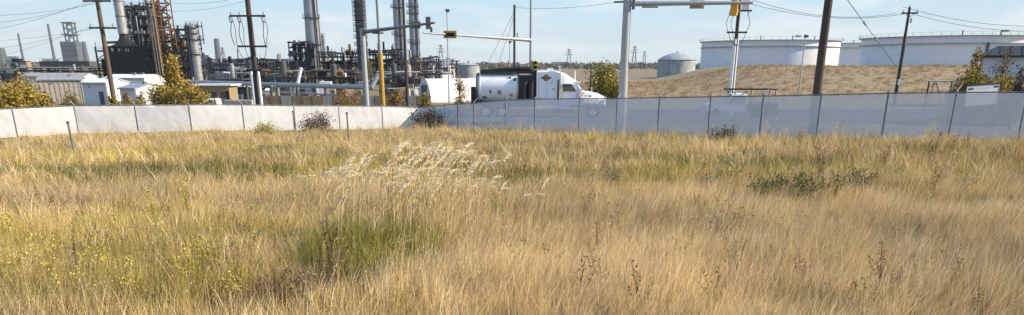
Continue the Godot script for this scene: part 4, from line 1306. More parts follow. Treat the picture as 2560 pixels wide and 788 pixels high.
func make_plants() -> void:
	var gold := [L(0.38, 0.27, 0.06), L(0.46, 0.32, 0.07), L(0.26, 0.195, 0.045), L(0.30, 0.25, 0.065), L(0.52, 0.36, 0.08), L(0.19, 0.13, 0.04)]
	var green := [L(0.13, 0.13, 0.03), L(0.19, 0.17, 0.035), L(0.25, 0.20, 0.04), L(0.10, 0.10, 0.025)]
	var drab := [L(0.16, 0.11, 0.06), L(0.22, 0.15, 0.08), L(0.12, 0.085, 0.05)]
	var mauve := [L(0.10, 0.07, 0.065), L(0.06, 0.045, 0.04), L(0.16, 0.11, 0.09), L(0.20, 0.15, 0.11)]
	var dark := [L(0.035, 0.03, 0.03), L(0.06, 0.05, 0.045), L(0.02, 0.02, 0.02), L(0.09, 0.07, 0.06)]
	var rusty := [L(0.30, 0.18, 0.06), L(0.24, 0.14, 0.05)]
	# behind the fences
	shrub_to("shrub", "wide golden shrub rising over the end of the pale fence", "shrub", -36.77, 58.0, 3.11, 2.27, 5200, 0.100, gold, 1, 0.05, 0.0, "", 0.00)
	shrub_to("shrub", "rounded golden shrub cut off by the pale fence's end", "shrub", -37.30, 57.0, 1.75, 1.81, 2600, 0.100, gold, 27, 0.05, 0.0, "", 0.00)
	shrub_to("shrub", "low golden shrub spilling down towards the beige shed", "shrub", -36.44, 60.0, 1.84, 1.20, 2200, 0.090, gold, 2, 0.00, 0.0, "", 0.00)
	shrub_to("tree", "tall golden tree with thin top beside the furnace", "tree", -32.23, 74.0, 2.72, 4.50, 6500, 0.110, gold, 3, 0.10, 1.0, "", 0.00)
	shrub_to("tree", "small golden tree with gaps in front of the white shed", "tree", -32.76, 72.0, 2.28, 1.64, 2200, 0.100, gold, 4, 0.10, 0.0, "", 0.10)
	shrub_to("shrub", "bushy golden shrub at the foot of the tall golden tree", "shrub", -29.27, 70.0, 2.72, 1.66, 3000, 0.100, gold, 5, 0.00, 0.0, "", 0.00)
	shrub_to("shrub", "golden shrub filling the gap under the tall golden tree", "shrub", -31.22, 71.0, 2.54, 1.32, 2400, 0.100, gold, 28, 0.00, 0.0, "", 0.00)
	shrub_to("shrub", "dull brown shrub against the beige shed", "shrub", -41.30, 72.0, 2.21, 0.90, 1800, 0.090, drab + green, 6, 0.00, 0.0, "", 0.00)
	shrub_to("shrub", "olive-gold shrub just before the brown wooden pole", "shrub", -30.01, 58.0, 0.95, 1.44, 1500, 0.080, gold + green, 7, 0.00, 0.0, "", 0.00)
	shrub_to("shrub", "olive-gold shrub just behind the brown wooden pole", "shrub", -33.07, 66.0, 1.35, 1.17, 1700, 0.080, gold + green, 8, 0.00, 0.0, "", 0.00)
	shrub_to("shrub", "slim olive-gold shrub between the brown pole and the golden tree", "shrub", -33.71, 70.0, 0.93, 1.31, 1000, 0.080, gold + green, 9, 0.00, 0.0, "", 0.00)
	shrub_to("shrub", "rusty-brown shrub under the horizontal drum", "shrub", -16.27, 74.0, 1.51, 1.34, 1000, 0.085, rusty, 12, 0.10, 0.0, "", 0.20)
	shrub_to("shrub", "rusty-brown shrub beside the yellow-cased post", "shrub", -10.86, 72.0, 1.62, 1.25, 1100, 0.085, rusty, 13, 0.10, 0.0, "", 0.20)
	shrub_to("shrub", "thin rusty shrub before the signal mast behind the pale fence", "shrub", -16.69, 82.0, 1.26, 0.71, 700, 0.085, rusty, 14, 0.10, 0.0, "", 0.20)
	shrub_to("tree", "small olive tree at the fence corner", "tree", -6.80, 61.0, 1.43, 1.76, 2600, 0.080, green + gold, 15, 0.05, 0.6, "", 0.00)
	shrub_to("tree", "slender half-bare sapling beside the tank truck's tail", "tree", -4.32, 64.0, 1.31, 2.62, 1100, 0.080, [L(0.4, 0.29, 0.1), L(0.33, 0.23, 0.1)], 16, 0.30, 0.0, "", 0.25)
	shrub_to("shrub", "tall olive-gold shrub in front of the truck's hood", "shrub", 8.55, 76.0, 4.27, 3.36, 8000, 0.100, green + gold + green, 17, 0.00, 0.3, "", 0.00)
	shrub_to("shrub", "shorter olive-gold shrub nestled beside the signal mast", "shrub", 9.46, 74.0, 2.27, 2.32, 3000, 0.095, green + gold + green, 29, 0.00, 0.3, "", 0.00)
	shrub_to("tree", "leafless shoot standing nearest to the truck's exhaust", "tree", 8.00, 79.0, 0.81, 3.97, 160, 0.070, drab, 19, 0.40, 1.0, "", 0.40)
	shrub_to("tree", "leafless shoot in the middle of the olive-gold shrub", "tree", 8.89, 79.0, 0.81, 4.12, 160, 0.070, drab, 20, 0.40, 1.0, "", 0.40)
	shrub_to("tree", "leafless shoot beside the large signal mast", "tree", 9.77, 79.0, 0.81, 3.82, 160, 0.070, drab, 21, 0.40, 1.0, "", 0.40)
	shrub_to("shrub", "dense golden shrub behind the notice board", "shrub", 33.21, 56.0, 2.63, 2.94, 7500, 0.10, gold + green, 22, 0.00, 0.3, "", 0.00)
	shrub_to("shrub", "low golden shrub beside the grey building", "shrub", 34.23, 54.0, 2.90, 2.53, 6500, 0.10, gold, 23, 0.00, 0.0, "", 0.00)
	shrub_to("shrub", "olive shrub crowding the pipe gate", "shrub", 33.45, 58.0, 1.07, 2.53, 1800, 0.080, green + gold, 30, 0.00, 0.0, "", 0.00)
	shrub_to("tree", "half-bare poplar rising out of the golden shrub", "tree", 35.58, 60.0, 1.53, 4.75, 1500, 0.085, drab + gold, 24, 0.40, 1.0, "", 0.30)
	shrub_to("tree", "half-bare grey sapling in front of the grey building", "tree", 37.79, 60.0, 1.84, 4.47, 1500, 0.080, drab, 25, 0.40, 0.3, "", 0.30)
	shrub_to("tree", "dark-leaved sapling at the edge of the grey building", "tree", 32.62, 50.0, 1.02, 3.57, 1400, 0.080, dark + drab, 26, 0.30, 0.0, "", 0.00)
	# against the fences, on the field side
	shrub("dry_bush", "dry mauve-brown bush standing against the pale fence", "bush", gpos(Vector2(-12.82, -50.24).x, Vector2(-12.82, -50.24).y), 2.0, 1.35, 4200, 0.05, mauve, 31, 0.0)
	shrub("dry_bush", "dark tangled bush filling the fence corner", "bush", gpos(Vector2(-5.98, -54.18).x, Vector2(-5.98, -54.18).y), 2.4, 1.5, 6500, 0.05, dark, 32, 0.0)
	shrub("grass_mound", "rounded yellow-green mound at the foot of the pale fence", "bush", gpos(Vector2(-15.77, -47.91).x, Vector2(-15.77, -47.91).y), 2.0, 0.34, 3600, 0.05, [L(0.34, 0.30, 0.07), L(0.28, 0.25, 0.07), L(0.42, 0.34, 0.12)], 33, 0.0)
	shrub("dry_bush", "low blackish bush at the foot of the shaded fence", "bush", gpos(Vector2(10.47, -37.09).x, Vector2(10.47, -37.09).y), 1.7, 0.5, 1700, 0.045, dark, 34, 0.0)
	# weeds in the field
	var yel := [L(0.50, 0.40, 0.06), L(0.44, 0.36, 0.06), L(0.56, 0.47, 0.12), L(0.33, 0.29, 0.07)]
	var olive := [L(0.10, 0.10, 0.035), L(0.14, 0.14, 0.05), L(0.075, 0.075, 0.035)]
	var russet := [L(0.14, 0.075, 0.05), L(0.20, 0.11, 0.07), L(0.10, 0.055, 0.04), L(0.26, 0.16, 0.10)]
	var k := 0
	for q in [[Vector2(-6.35, -13.18), 1.05, "tall yellow-leaved weed branching above the straw"], [Vector2(-7.66, -17.34), 0.85, "slim yellow-leaved weed among the straw"], [Vector2(-6.56, -11.17), 0.75, ""], [Vector2(-7.73, -11.98), 0.7, ""], [Vector2(-7.56, -10.96), 0.7, ""], [Vector2(-5.59, -10.45), 0.65, ""], [Vector2(-5.05, -11.17), 0.7, ""], [Vector2(-5.01, -11.98), 0.65, ""], [Vector2(-6.43, -10.27), 0.65, ""], [Vector2(-4.17, -10.65), 0.5, ""], [Vector2(-9.88, -14.29), 0.6, ""]]:
		k += 1
		weed("yellow_weed", q[2] if q[2] else "low yellow-leaved weed in the yellow-green grass", on_ground(q[0]), q[1] * 1.3, 6, 0.45 * q[1], 330, 0.021, L(0.25, 0.2, 0.07), yel, 40 + k, 0.3, "" if q[2] else "low yellow-leaved weeds")
	for q in [[Vector2(-3.68, -10.08), 0.55], [Vector2(-3.33, -10.45), 0.55], [Vector2(-3.91, -9.91), 0.5], [Vector2(-3.72, -11.17), 0.45], [Vector2(-3.16, -10.96), 0.5], [Vector2(-2.91, -11.50), 0.75], [Vector2(-2.75, -10.27), 0.4]]:
		k += 1
		weed("russet_weed", "withered russet weed in the low brown patch", on_ground(q[0]), q[1], 9, 0.42, 560, 0.014, L(0.12, 0.07, 0.045), russet, 40 + k, 0.2, "withered russet weeds")
	for q in [[Vector2(5.48, -10.55), 0.95, 6, 0.3, 260, "dark brown dock with clustered seed heads in the straw"], [Vector2(-7.09, -11.62), 1.1, 2, 0.1, 60, "single blackish seed stalk standing in the grass"], [Vector2(9.38, -22.67), 1.25, 16, 0.4, 700, "dense reddish-brown dock beside the dark green weeds"], [Vector2(5.08, -28.75), 0.9, 8, 0.35, 240, "small brown dock near the shaded fence"], [Vector2(1.54, -13.18), 0.8, 3, 0.15, 70, "thin brown seed stalk in the open straw"], [Vector2(12.48, -25.37), 0.8, 8, 0.4, 240, "faded brown dock behind the reddish dock"], [Vector2(-3.08, -12.23), 1.1, 4, 0.15, 260, "reddish dock standing in the green clump"], [Vector2(11.92, -17.34), 0.7, 9, 0.5, 320, "dark dead weed in the greyish band of grass"]]:
		k += 1
		weed("dock_weed", q[5], on_ground(q[0]), q[1], q[2], q[3], q[4], 0.016, L(0.09, 0.055, 0.035), russet if k % 3 else russet + [L(0.05, 0.03, 0.025)], 40 + k, 1.0)
	for q in [Vector2(6.93, -19.51), Vector2(7.56, -19.82), Vector2(8.08, -19.10), Vector2(8.96, -19.95), Vector2(9.48, -20.14), Vector2(6.42, -19.10), Vector2(7.50, -18.92)]:
		k += 1
		weed("dark_weed", "low dark green leafy weed in the straw", on_ground(q), 0.85, 11, 0.5, 620, 0.036, L(0.08, 0.08, 0.03), olive, 40 + k, 0.0, "low dark green weeds")
	for q in [Vector2(-13.46, -24.40), Vector2(-12.92, -25.17), Vector2(-11.55, -23.94), Vector2(-11.12, -25.37), Vector2(-8.92, -23.08), Vector2(-8.07, -23.50), Vector2(-10.07, -32.80), Vector2(-10.85, -32.80), Vector2(-0.06, -21.89), Vector2(-0.48, -22.27), Vector2(2.36, -21.89), Vector2(3.00, -22.27), Vector2(5.78, -21.89), Vector2(6.58, -22.67)]:
		k += 1
		weed("thistle", "grey-green thistle clump in the olive grass", on_ground(q), 0.62, 10, 0.5, 420, 0.026, L(0.16, 0.14, 0.08), olive + [L(0.30, 0.25, 0.18), L(0.22, 0.2, 0.1)], 40 + k, 0.2, "grey-green thistles")

func bx_x(px: float, d: float) -> float: return (px - 1280.0) * d * 0.000511

# the tall plumed clump: every stem is a piece of it
func make_reeds() -> void:
	var r := RandomNumberGenerator.new()
	r.seed = 77
	var c := Vector3(Vector2(-2.16, -14.46).x, 0, Vector2(-2.16, -14.46).y)
	c.y = ground(c.x, c.z)
	var t := thing("plumed_grass_clump", "tall clump of plumed reed grass nodding above the field", "grass clump", c)
	var stem := []
	var head := []
	var tops := []
	for k in 8:
		var b := MB.new()
		var ln := Vector2(r.randf_range(0.02, 0.16), r.randfn(0, 0.06))
		var pts := []
		for s in 6:
			var q := s / 5.0
			pts.append(Vector3(ln.x * q * q, q, ln.y * q * q))
		b.path(pts, 0.0046, 0.003, 4)
		for j in 3:
			b.col = Color.WHITE
			blade(b, pts[1 + j], r.randf_range(0.16, 0.3), 0.005, Vector2(r.randf_range(-0.02, 0.16), r.randfn(0, 0.08)), r.randf() * TAU)
		stem.append(b.mesh())
		var h := MB.new()
		plume(h, pts[5], 0.26, 0.019, ln * 2.0, r, 110)
		head.append(h.mesh())
	var tones := []
	for q in [L(0.58, 0.44, 0.22), L(0.50, 0.37, 0.17), L(0.64, 0.51, 0.28)]:
		var m := mat(q, 0.8)
		m.backlight_enabled = true; m.backlight = Color(0.4, 0.38, 0.3); m.metallic_specular = 0.2
		tones.append(m)
	var pale := []
	for q in [L(0.90, 0.77, 0.52), L(0.86, 0.72, 0.46)]:
		var m := mat(q, 0.85)
		m.backlight_enabled = true; m.backlight = Color(1.0, 0.97, 0.88); m.metallic_specular = 0.2
		pale.append(m)
	for k in 150:
		var u := r.randfn(0.05, 0.46)
		var x := clampf(u, -1.1, 1.4) * 2.0
		var z := r.randfn(0, 0.55)
		var hh := r.randf_range(1.15, 1.85) * (1.0 - 0.14 * absf(u - 0.05))
		if x < -1.6 or x > 1.9: hh *= 0.9
		var v := r.randi() % 8
		var s := put(t, "stem", stem[v], tones[r.randi() % 3])
		s.transform = Transform3D(Basis.from_euler(Vector3(0, r.randf_range(-0.5, 0.5), 0)) * Basis.from_scale(Vector3(hh, hh, hh)), Vector3(x, ground(c.x + x, c.z + z) - c.y - 0.03, z))
		put(s, "plume", head[v], pale[r.randi() % 2])

# ---------------------------------------------------------------- berm and storage tanks
func berm_height(x: float, z: float) -> float:
	var d := -z
	var rise := smoothstep(112.0, 152.0, d)
	var fall := 1.0 - smoothstep(196.0, 225.0, d)
	var side := 0.34 * smoothstep(6.0, 16.0, x) + 0.66 * smoothstep(24.0, 46.0, x - (d - 118.0) * 0.10)
	var y := -1.6 + (4.85 + 0.25 * hills_noise.get_noise_2d(x * 0.35, z * 0.3)) * rise * fall * side
	return y + 0.14 * hills_noise.get_noise_2d(x * 2.2, z * 2.2) * rise

func make_berm() -> void:
	var st := SurfaceTool.new()
	st.begin(Mesh.PRIMITIVE_TRIANGLES)
	st.set_smooth_group(0)
	var nx := 140
	var nz := 90
	for j in nz:
		for i in nx:
			var x := 8.0 + i * 1.15
			var z := -100.0 - j * 1.4
			st.add_vertex(Vector3(x, berm_height(x, z), z))
	for j in nz - 1:
		for i in nx - 1:
			var a := j * nx + i
			st.add_index(a); st.add_index(a + nx); st.add_index(a + 1)
			st.add_index(a + 1); st.add_index(a + nx); st.add_index(a + nx + 1)
	st.generate_normals()
	var o := put(self, "hill", st.commit(), M.turf)
	o.set_meta("kind", "structure"); o.set_meta("label", "dry brown earth berm in front of the storage tanks"); o.set_meta("category", "berm")
	# coarse dead grass that roughens its slope
	var r := RandomNumberGenerator.new()
	r.seed = 5
	var pal := [L(0.31, 0.225, 0.115), L(0.26, 0.185, 0.095), L(0.36, 0.27, 0.145), L(0.20, 0.14, 0.075)]
	var m := tuft(16, 0.5, 0.25, 0.6, 0.03, 0.8, pal, r)
	var pl := []
	for k in 5500:
		var x := r.randf_range(12.0, 125.0)
		var z := -r.randf_range(108.0, 165.0)
		if absf(x) > -z * 0.75 + 3: continue
		var n := hills_noise.get_noise_2d(x * 1.6 + 300.0, z * 1.6)
		if n < -0.15 and r.randf() < 0.7: continue
		var tone := 1.2 + 0.3 * n + r.randf_range(-0.12, 0.12)
		pl.append([Transform3D(Basis.from_euler(Vector3(0, r.randf() * TAU, 0)) * Basis.from_scale(Vector3.ONE * r.randf_range(0.6, 1.2)), Vector3(x, berm_height(x, z) - 0.05, z)), Color(tone, tone, tone)])
	scatter("dead_grass", "coarse dead grass on the slope of the berm", m, pl)

func ring(b: MB, o: Vector3, r0: float, r1: float, y0: float, y1: float, sides := 72) -> void:
	b.lathe(o, Basis.IDENTITY, [Vector2(r0, y0), Vector2(r1, y0), Vector2(r1, y1), Vector2(r0, y1), Vector2(r0, y0)], sides)

func big_tank(label: String, x: float, z: float, y0: float, r: float, h: float, sd: int) -> void:
	var t := thing("storage_tank", label, "storage tank", Vector3(x, y0, z), 0.0, "")
	var courses := 5
	for k in courses:
		var b := MB.new()
		var ya := h * k / courses
		var yb := h * (k + 1) / courses
		b.lathe(Vector3.ZERO, Basis.IDENTITY, [Vector2(r, ya), Vector2(r, yb - 0.03), Vector2(r - 0.03, yb - 0.02), Vector2(r - 0.03, yb)], 96)
		part(t, "shell_course", b, M.tank_white)
	var b := MB.new()
	b.lathe(Vector3.ZERO, Basis.IDENTITY, [Vector2(r - 0.03, h - 1.3), Vector2(0.0, h - 1.1)], 48)
	part(t, "floating_roof", b, M.steel_pale)
	b = MB.new()
	ring(b, Vector3.ZERO, r, r + 0.7, h - 2.7, h - 2.5)
	part(t, "wind_girder", b, M.steel_pale)
	b = MB.new()
	ring(b, Vector3.ZERO, r - 0.02, r + 1.0, h - 0.15, h)
	part(t, "walkway", b, M.steel_pale)
	for y in [1.1]:
		b = MB.new()
		ring(b, Vector3.ZERO, r + 0.95, r + 1.0, h + y, h + y + 0.05)
		part(t, "handrail", b, M.steel_pale)
	b = MB.new()
	for k in 64:
		var a := TAU * k / 64.0
		b.box(Vector3(cos(a) * (r + 0.96), h + 0.55, sin(a) * (r + 0.96)), Vector3(0.08, 1.15, 0.08))
	var posts := part(t, "rail_posts", b, M.steel_pale)
	posts.set_meta("kind", "stuff")
	# brackets below the walkway, gauges and vents on the rim
	var rr := RandomNumberGenerator.new()
	rr.seed = sd
	for k in 4:
		var a := PI * 0.5 + rr.randf_range(-0.9, 0.9)
		bx(t, "gauge_post", Vector3(cos(a) * (r + 0.5), h + 0.7, sin(a) * (r + 0.5)), Vector3(0.3, 1.7, 0.3), M.steel_mid)
	if sd == 3: bar(t, "ladder", Vector3(-3.6, 4.0, r + 0.35), Vector3(-3.4, h - 2.4, r + 0.35), 0.35, M.steel_mid, true)
	bx(t, "gauge_box", Vector3(2.0, h + 1.3, r - 0.5), Vector3(2.2, 0.7, 0.6), M.steel_pale)

func make_tanks() -> void:
	big_tank("wide white storage tank whose sunny end meets a lower tank behind", 118.08, -362.0, -1.8, 30.2, 15.7, 1)
	big_tank("lower white storage tank wedged between the two wider tanks", 201.85, -470.0, -1.8, 33.0, 17.4, 2)
	big_tank("widest white storage tank, behind the grey building and golden shrubs", 165.96, -300.0, -1.8, 30.5, 15.2, 3)
	# ladder of the widest tank
	# grey dome tank at the end of the berm
	var r := 6.9
	dome_tank("dome_tank", "grey-green dome-roofed tank at the end of the berm", 60.94, -290.0, -3.5, r, 9.0, 2.5, M.tank_grey)
	dome_tank("dome_tank", "small grey-blue dome-roofed tank behind the white arched shed", -13.93, -250.0, -2.0, 3.5, 5.6, 0.75, M.tank_grey)
	dome_tank("dome_tank", "white low tank amid the pipework behind the arched shed", -24.38, -262.0, -2.0, 5.0, 5.6, 0.8, M.tank_white)

func dome_tank(called: String, label: String, x: float, z: float, y0: float, r: float, h: float, dome: float, m: Material) -> void:
	var t := thing(called, label, "tank", Vector3(x, y0, z))
	var b := MB.new()
	b.lathe(Vector3.ZERO, Basis.IDENTITY, [Vector2(r, 0), Vector2(r, h)], 48)
	part(t, "shell", b, m)
	b = MB.new()
	var prof := []
	for k in 7:
		var q := k / 6.0
		prof.append(Vector2(r * 1.02 * (1.0 - q), h + dome * (1.0 - pow(1.0 - q, 2.0))))
	b.lathe(Vector3.ZERO, Basis.IDENTITY, prof, 48)
	part(t, "roof", b, m)
	b = MB.new()
	ring(b, Vector3.ZERO, r, r * 1.03, h - 0.12, h + 0.05, 48)
	part(t, "rim", b, M.steel_mid)
	bar(t, "vent", Vector3(0, h + dome, 0), Vector3(0, h + dome + 0.5, 0), 0.25, M.steel_mid)
	for s in [-0.25, 0.25]: bar(t, "ladder_rail", Vector3(-r * 0.55 + s, 0, r * 0.85), Vector3(-r * 0.55 + s, h + 0.8, r * 0.85), 0.05, M.steel_mid)

# ---------------------------------------------------------------- sheds and yard
func gable(called: String, label: String, at: Vector3, turn: float, w: float, dep: float, h: float, ridge: float, wall: Material, roof: Material, ribs := 0) -> Node3D:
	# long wall along x at +z, gables at the x ends
	var t := thing(called, label, "shed", at, turn)
	var b := MB.new()
	b.box(Vector3(0, h / 2, 0), Vector3(w, h, dep))
	for s in [-1.0, 1.0]:
		b.tri(Vector3(s * w / 2, h, -dep / 2), Vector3(s * w / 2, h, dep / 2), Vector3(s * w / 2, h + ridge, 0), Vector3(s, 0, 0), Vector3(s, 0, 0), Vector3(s, 0, 0))
	part(t, "wall", b, wall)
	for s in [-1.0, 1.0]:
		var q := MB.new()
		var a := Vector3(-w / 2 - 0.15, h - 0.02, s * (dep / 2 + 0.15))
		var e := Vector3(w / 2 + 0.15, h - 0.02, s * (dep / 2 + 0.15))
		var rx := Vector3(0, ridge + 0.04, -s * (dep / 2 + 0.15))
		var up := Vector3(0, 0.08, 0)
		q.flat(a, e, e + rx, a + rx)
		q.quad(a + up, e + up, e + rx + up, a + rx + up, Vector3(0, dep / 2, s * ridge).normalized())
		q.flat(a, e, e + up, a + up)
		q.flat(a, a + rx, a + rx + up, a + up); q.flat(e, e + rx, e + rx + up, e + up)
		part(t, "roof_slope", q, roof)
	bar(t, "gutter", Vector3(-w / 2 - 0.15, h - 0.06, dep / 2 + 0.2), Vector3(w / 2 + 0.15, h - 0.06, dep / 2 + 0.2), 0.07, M.steel_pale, true)
	bar(t, "downpipe", Vector3(w / 2 - 0.12, 0, dep / 2 + 0.1), Vector3(w / 2 - 0.12, h - 0.1, dep / 2 + 0.1), 0.05, M.steel_pale)
	bx(t, "roof_vent", Vector3(w * 0.2, h + ridge + 0.15, 0), Vector3(0.5, 0.35, 0.5), M.galv)
	bx(t, "wall_lamp", Vector3(-w * 0.2, h * 0.82, dep / 2 + 0.06), Vector3(0.25, 0.15, 0.12), M.steel_mid)
	for k in ribs:
		var x := -w / 2 + w * (k + 0.5) / ribs
		bx(t, "siding_rib", Vector3(x, h / 2, dep / 2 + 0.03), Vector3(w / ribs * 0.42, h * 0.98, 0.06), wall)
	return t

func make_sheds() -> void:
	var g := -2.0
	# beige corrugated shed, lit long side turned to the sun
	var t := gable("metal_shed", "beige ribbed metal shed with a dark open doorway", Vector3(-70.19, g, -121.0), 0.42, 5.9, 4.6, 3.45, 0.35, M.beige, M.steel_pale, 9)
	bx(t, "door", Vector3(-2.98, 0.95, 0.4), Vector3(0.05, 1.9, 0.9), M.black)
	t = gable("metal_shed", "long grey-blue shed behind the beige ribbed shed", Vector3(-84.82, g, -146.0), 0.1, 11.0, 6.0, 3.6, 0.5, M.siding, M.steel_pale)
	bx(t, "door", Vector3(2.0, 1.0, 3.02), Vector3(0.9, 2.0, 0.05), M.steel_mid)
	t = gable("metal_shed", "white shed with plain shaded wall beside the brown pole", Vector3(-59.67, g, -114.0), -0.28, 4.3, 4.4, 3.1, 0.5, M.siding, M.white)
	bx(t, "door", Vector3(1.0, 0.95, 2.22), Vector3(0.8, 1.9, 0.05), M.steel_mid)
	t = gable("metal_shed", "white shed with grey-lilac roof behind the small golden tree", Vector3(-51.48, g, -108.0), -0.62, 4.2, 4.4, 2.5, 0.55, M.siding, M.clad)
	bx(t, "window", Vector3(-0.8, 1.4, 2.22), Vector3(0.9, 0.7, 0.05), M.glass)
	t = gable("metal_shed", "white shed with wide sunny roof behind the two white sheds", Vector3(-63.48, g, -131.0), -0.2, 7.6, 5.5, 3.5, 0.5, M.white, M.white)
	bx(t, "vent", Vector3(0.5, 4.1, 0.6), Vector3(0.4, 0.5, 0.4), M.galv)
	# long low building with a pale flat roof
	t = thing("site_office", "long low building with pale flat roof beneath the grey pipe", "building", Vector3(-43.52, g, -113.0), 0.05)
	bx(t, "wall", Vector3(0, 1.35, 0), Vector3(5.6, 2.7, 4.0), M.tan)
	bx(t, "roof", Vector3(0.2, 2.82, 0), Vector3(6.2, 0.2, 5.0), M.white)
	for k in 4: bx(t, "window", Vector3(-2.0 + k * 1.3, 1.5, 2.01), Vector3(0.7, 0.8, 0.04), M.glass)
	bx(t, "door", Vector3(2.5, 1.0, 2.01), Vector3(0.5, 2.0, 0.04), M.steel_dark)
	# white arched shed
	t = thing("arched_shed", "white ribbed arched shed beside the tank truck's tail", "shed", Vector3(-9.17, g, -124.0), 0.5)
	var L0 := 10.5
	for k in 8:
		var b := MB.new()
		var x0 := -L0 / 2 + L0 * k / 8.0
		var x1 := x0 + L0 / 8.0
		for i in 16:
			var a0 := PI * i / 16.0
			var a1 := PI * (i + 1) / 16.0
			var f := func(x: float, a: float, q: float) -> Vector3: return Vector3(x, sin(a) * 3.55 * q, cos(a) * 2.6 * q)
			var n0 := Vector3(0, sin(a0) / 3.55, cos(a0) / 2.6).normalized()
			var n1 := Vector3(0, sin(a1) / 3.55, cos(a1) / 2.6).normalized()
			var xm := (x0 + x1) * 0.5
			b.quad4(f.call(x0, a0, 1.0), f.call(x0, a1, 1.0), f.call(xm, a1, 0.985), f.call(xm, a0, 0.985), n0, n1, n1, n0)
			b.quad4(f.call(xm, a0, 0.985), f.call(xm, a1, 0.985), f.call(x1, a1, 1.0), f.call(x1, a0, 1.0), n0, n1, n1, n0)
		part(t, "cover_bay", b, M.white)
	for s in [-1.0, 1.0]:
		var b := MB.new()
		for i in 16:
			var a0 := PI * i / 16.0
			var a1 := PI * (i + 1) / 16.0
			b.tri(Vector3(s * L0 / 2, 0, 0), Vector3(s * L0 / 2, sin(a0) * 3.5, cos(a0) * 2.56), Vector3(s * L0 / 2, sin(a1) * 3.5, cos(a1) * 2.56), Vector3(s, 0, 0), Vector3(s, 0, 0), Vector3(s, 0, 0))
		part(t, "end_wall", b, M.siding)
	bx(t, "door", Vector3(-L0 / 2 - 0.03, 1.3, 0), Vector3(0.05, 2.6, 2.2), M.steel_mid)
	# tan yard fence of upright panels
	t = thing("yard_fence", "tan panelled fence along the refinery yard", "fence", Vector3(-31.41, g, -96.0), 0.0)
	for k in 16:
		bx(t, "panel", Vector3(0.65 + k * 1.3, 0.95, 0.02 * (k % 3)), Vector3(1.22, 1.9, 0.08), M.tan if k % 4 != 2 else M.beige)
		bx(t, "post", Vector3(k * 1.3, 1.0, -0.08), Vector3(0.1, 2.05, 0.1), M.pole_wood)
	# grey building in front of the widest tank
	var gx := 50.33
	t = thing("grey_building", "grey-blue metal building with dark roof among the golden shrubs", "building", Vector3(gx, ground(gx, -84.0), -84.0), -0.54)
	var wy: float = 4.49 - t.position.y
	bx(t, "wall", Vector3(6.0, wy / 2, -4), Vector3(12.0, wy, 8.0), M.siding)
	var b := MB.new()
	b.flat(Vector3(-0.35, wy, 0.4), Vector3(12.4, wy, 0.4), Vector3(12.4, wy + 0.95, -2.4), Vector3(1.2, wy + 0.95, -2.4))
	b.flat(Vector3(-0.35, wy, 0.4), Vector3(1.2, wy + 0.95, -2.4), Vector3(1.2, wy + 0.95, -5.6), Vector3(-0.35, wy, -8.4))
	b.flat(Vector3(1.2, wy + 0.95, -2.4), Vector3(12.4, wy + 0.95, -2.4), Vector3(12.4, wy + 0.95, -5.6), Vector3(1.2, wy + 0.95, -5.6))
	part(t, "roof", b, M.roof_dark)
	for k in 12:
		var rx := 0.6 + k
		bar(t, "roof_seam", Vector3(rx, wy + 0.04, 0.38), Vector3(maxf(rx, 1.25), wy + 0.98, -2.36), 0.035, M.roof_dark, true)
	bx(t, "fascia", Vector3(6.0, wy - 0.12, 0.42), Vector3(12.8, 0.22, 0.05), M.black)
	bar(t, "corner_post", Vector3(-0.03, 0, 0.04), Vector3(-0.03, wy, 0.04), 0.08, M.roof_dark, true)
	for k in 3: bx(t, "window", Vector3(2.5 + k * 3.0, wy * 0.5, 0.02), Vector3(1.2, 1.0, 0.05), M.glass)
	# yard clutter
	var r := RandomNumberGenerator.new()
	r.seed = 31
	for k in 26:
		var px := r.randf_range(500, 1030)
		var d := r.randf_range(102.0, 150.0)
		var w := r.randf_range(1.0, 3.4)
		var h := r.randf_range(0.8, 2.6)
		var mi := r.randi() % 8
		var m: Material = [M.white, M.concrete, M.steel_mid, M.steel_dark, M.tan, M.clad, M.white, M.beige][mi]
		t = thing("skid_unit", "%s %s on a skid in the yard below the long pipe" % [["white", "concrete-grey", "dark grey", "black", "tan", "silver", "white", "beige"][mi], "drum" if k % 3 == 0 else "cabinet"], "equipment", Vector3(bx_x(px, d), -2.0, -d), r.randf_range(-0.4, 0.4), "equipment skids in the yard")
		bx(t, "base_frame", Vector3(0, 0.1, 0), Vector3(w + 0.3, 0.2, 1.8), M.steel_dark)
		if k % 3 == 0:
			var c := MB.new()
			c.lathe(Vector3(-w / 2, 0.3 + h * 0.4, 0), Basis(Vector3.FORWARD, PI / 2), [Vector2(0, -0.15), Vector2(h * 0.3, -0.08), Vector2(h * 0.4, 0.1), Vector2(h * 0.4, w - 0.1), Vector2(h * 0.3, w + 0.08), Vector2(0, w + 0.15)], 18)
			part(t, "drum", c, m)
		else:
			var c := MB.new()
			c.chbox(Vector3(0, 0.2 + h / 2, 0), Vector3(w, h, 1.5), 0.05)
			part(t, "cabinet", c, m)
			bx(t, "door", Vector3(w * 0.15, 0.2 + h * 0.45, 0.77), Vector3(w * 0.35, h * 0.7, 0.04), M.steel_mid)
	# long grey pipe on stands
	var a := Vector3(-56.96, 0.71, -138.00)
	var e := Vector3(-19.61, 0.55, -108.00)
	t = thing("long_pipe", "long grey elevated pipe crossing the refinery yard", "pipe", Vector3(a.x, g, a.z))
	var ea := Vector3(0, a.y - g, 0)
	var ee := e - a + Vector3(0, a.y - g, 0)
	bar(t, "pipe_run", ea, ee, 0.34, M.clad)
	bar(t, "riser", ee, ee + Vector3(1.0, 1.7, -0.5), 0.34, M.clad)
	bar(t, "small_pipe", ea + Vector3(6, -1.25, 0.3), ee + Vector3(-0.5, -1.2, 0.3), 0.13, M.clad)
	bar(t, "branch", ea.lerp(ee, 0.64) + Vector3(-0.2, -1.2, 0.1), ea.lerp(ee, 0.64) + Vector3(0.9, 2.6, -0.4), 0.24, M.white)
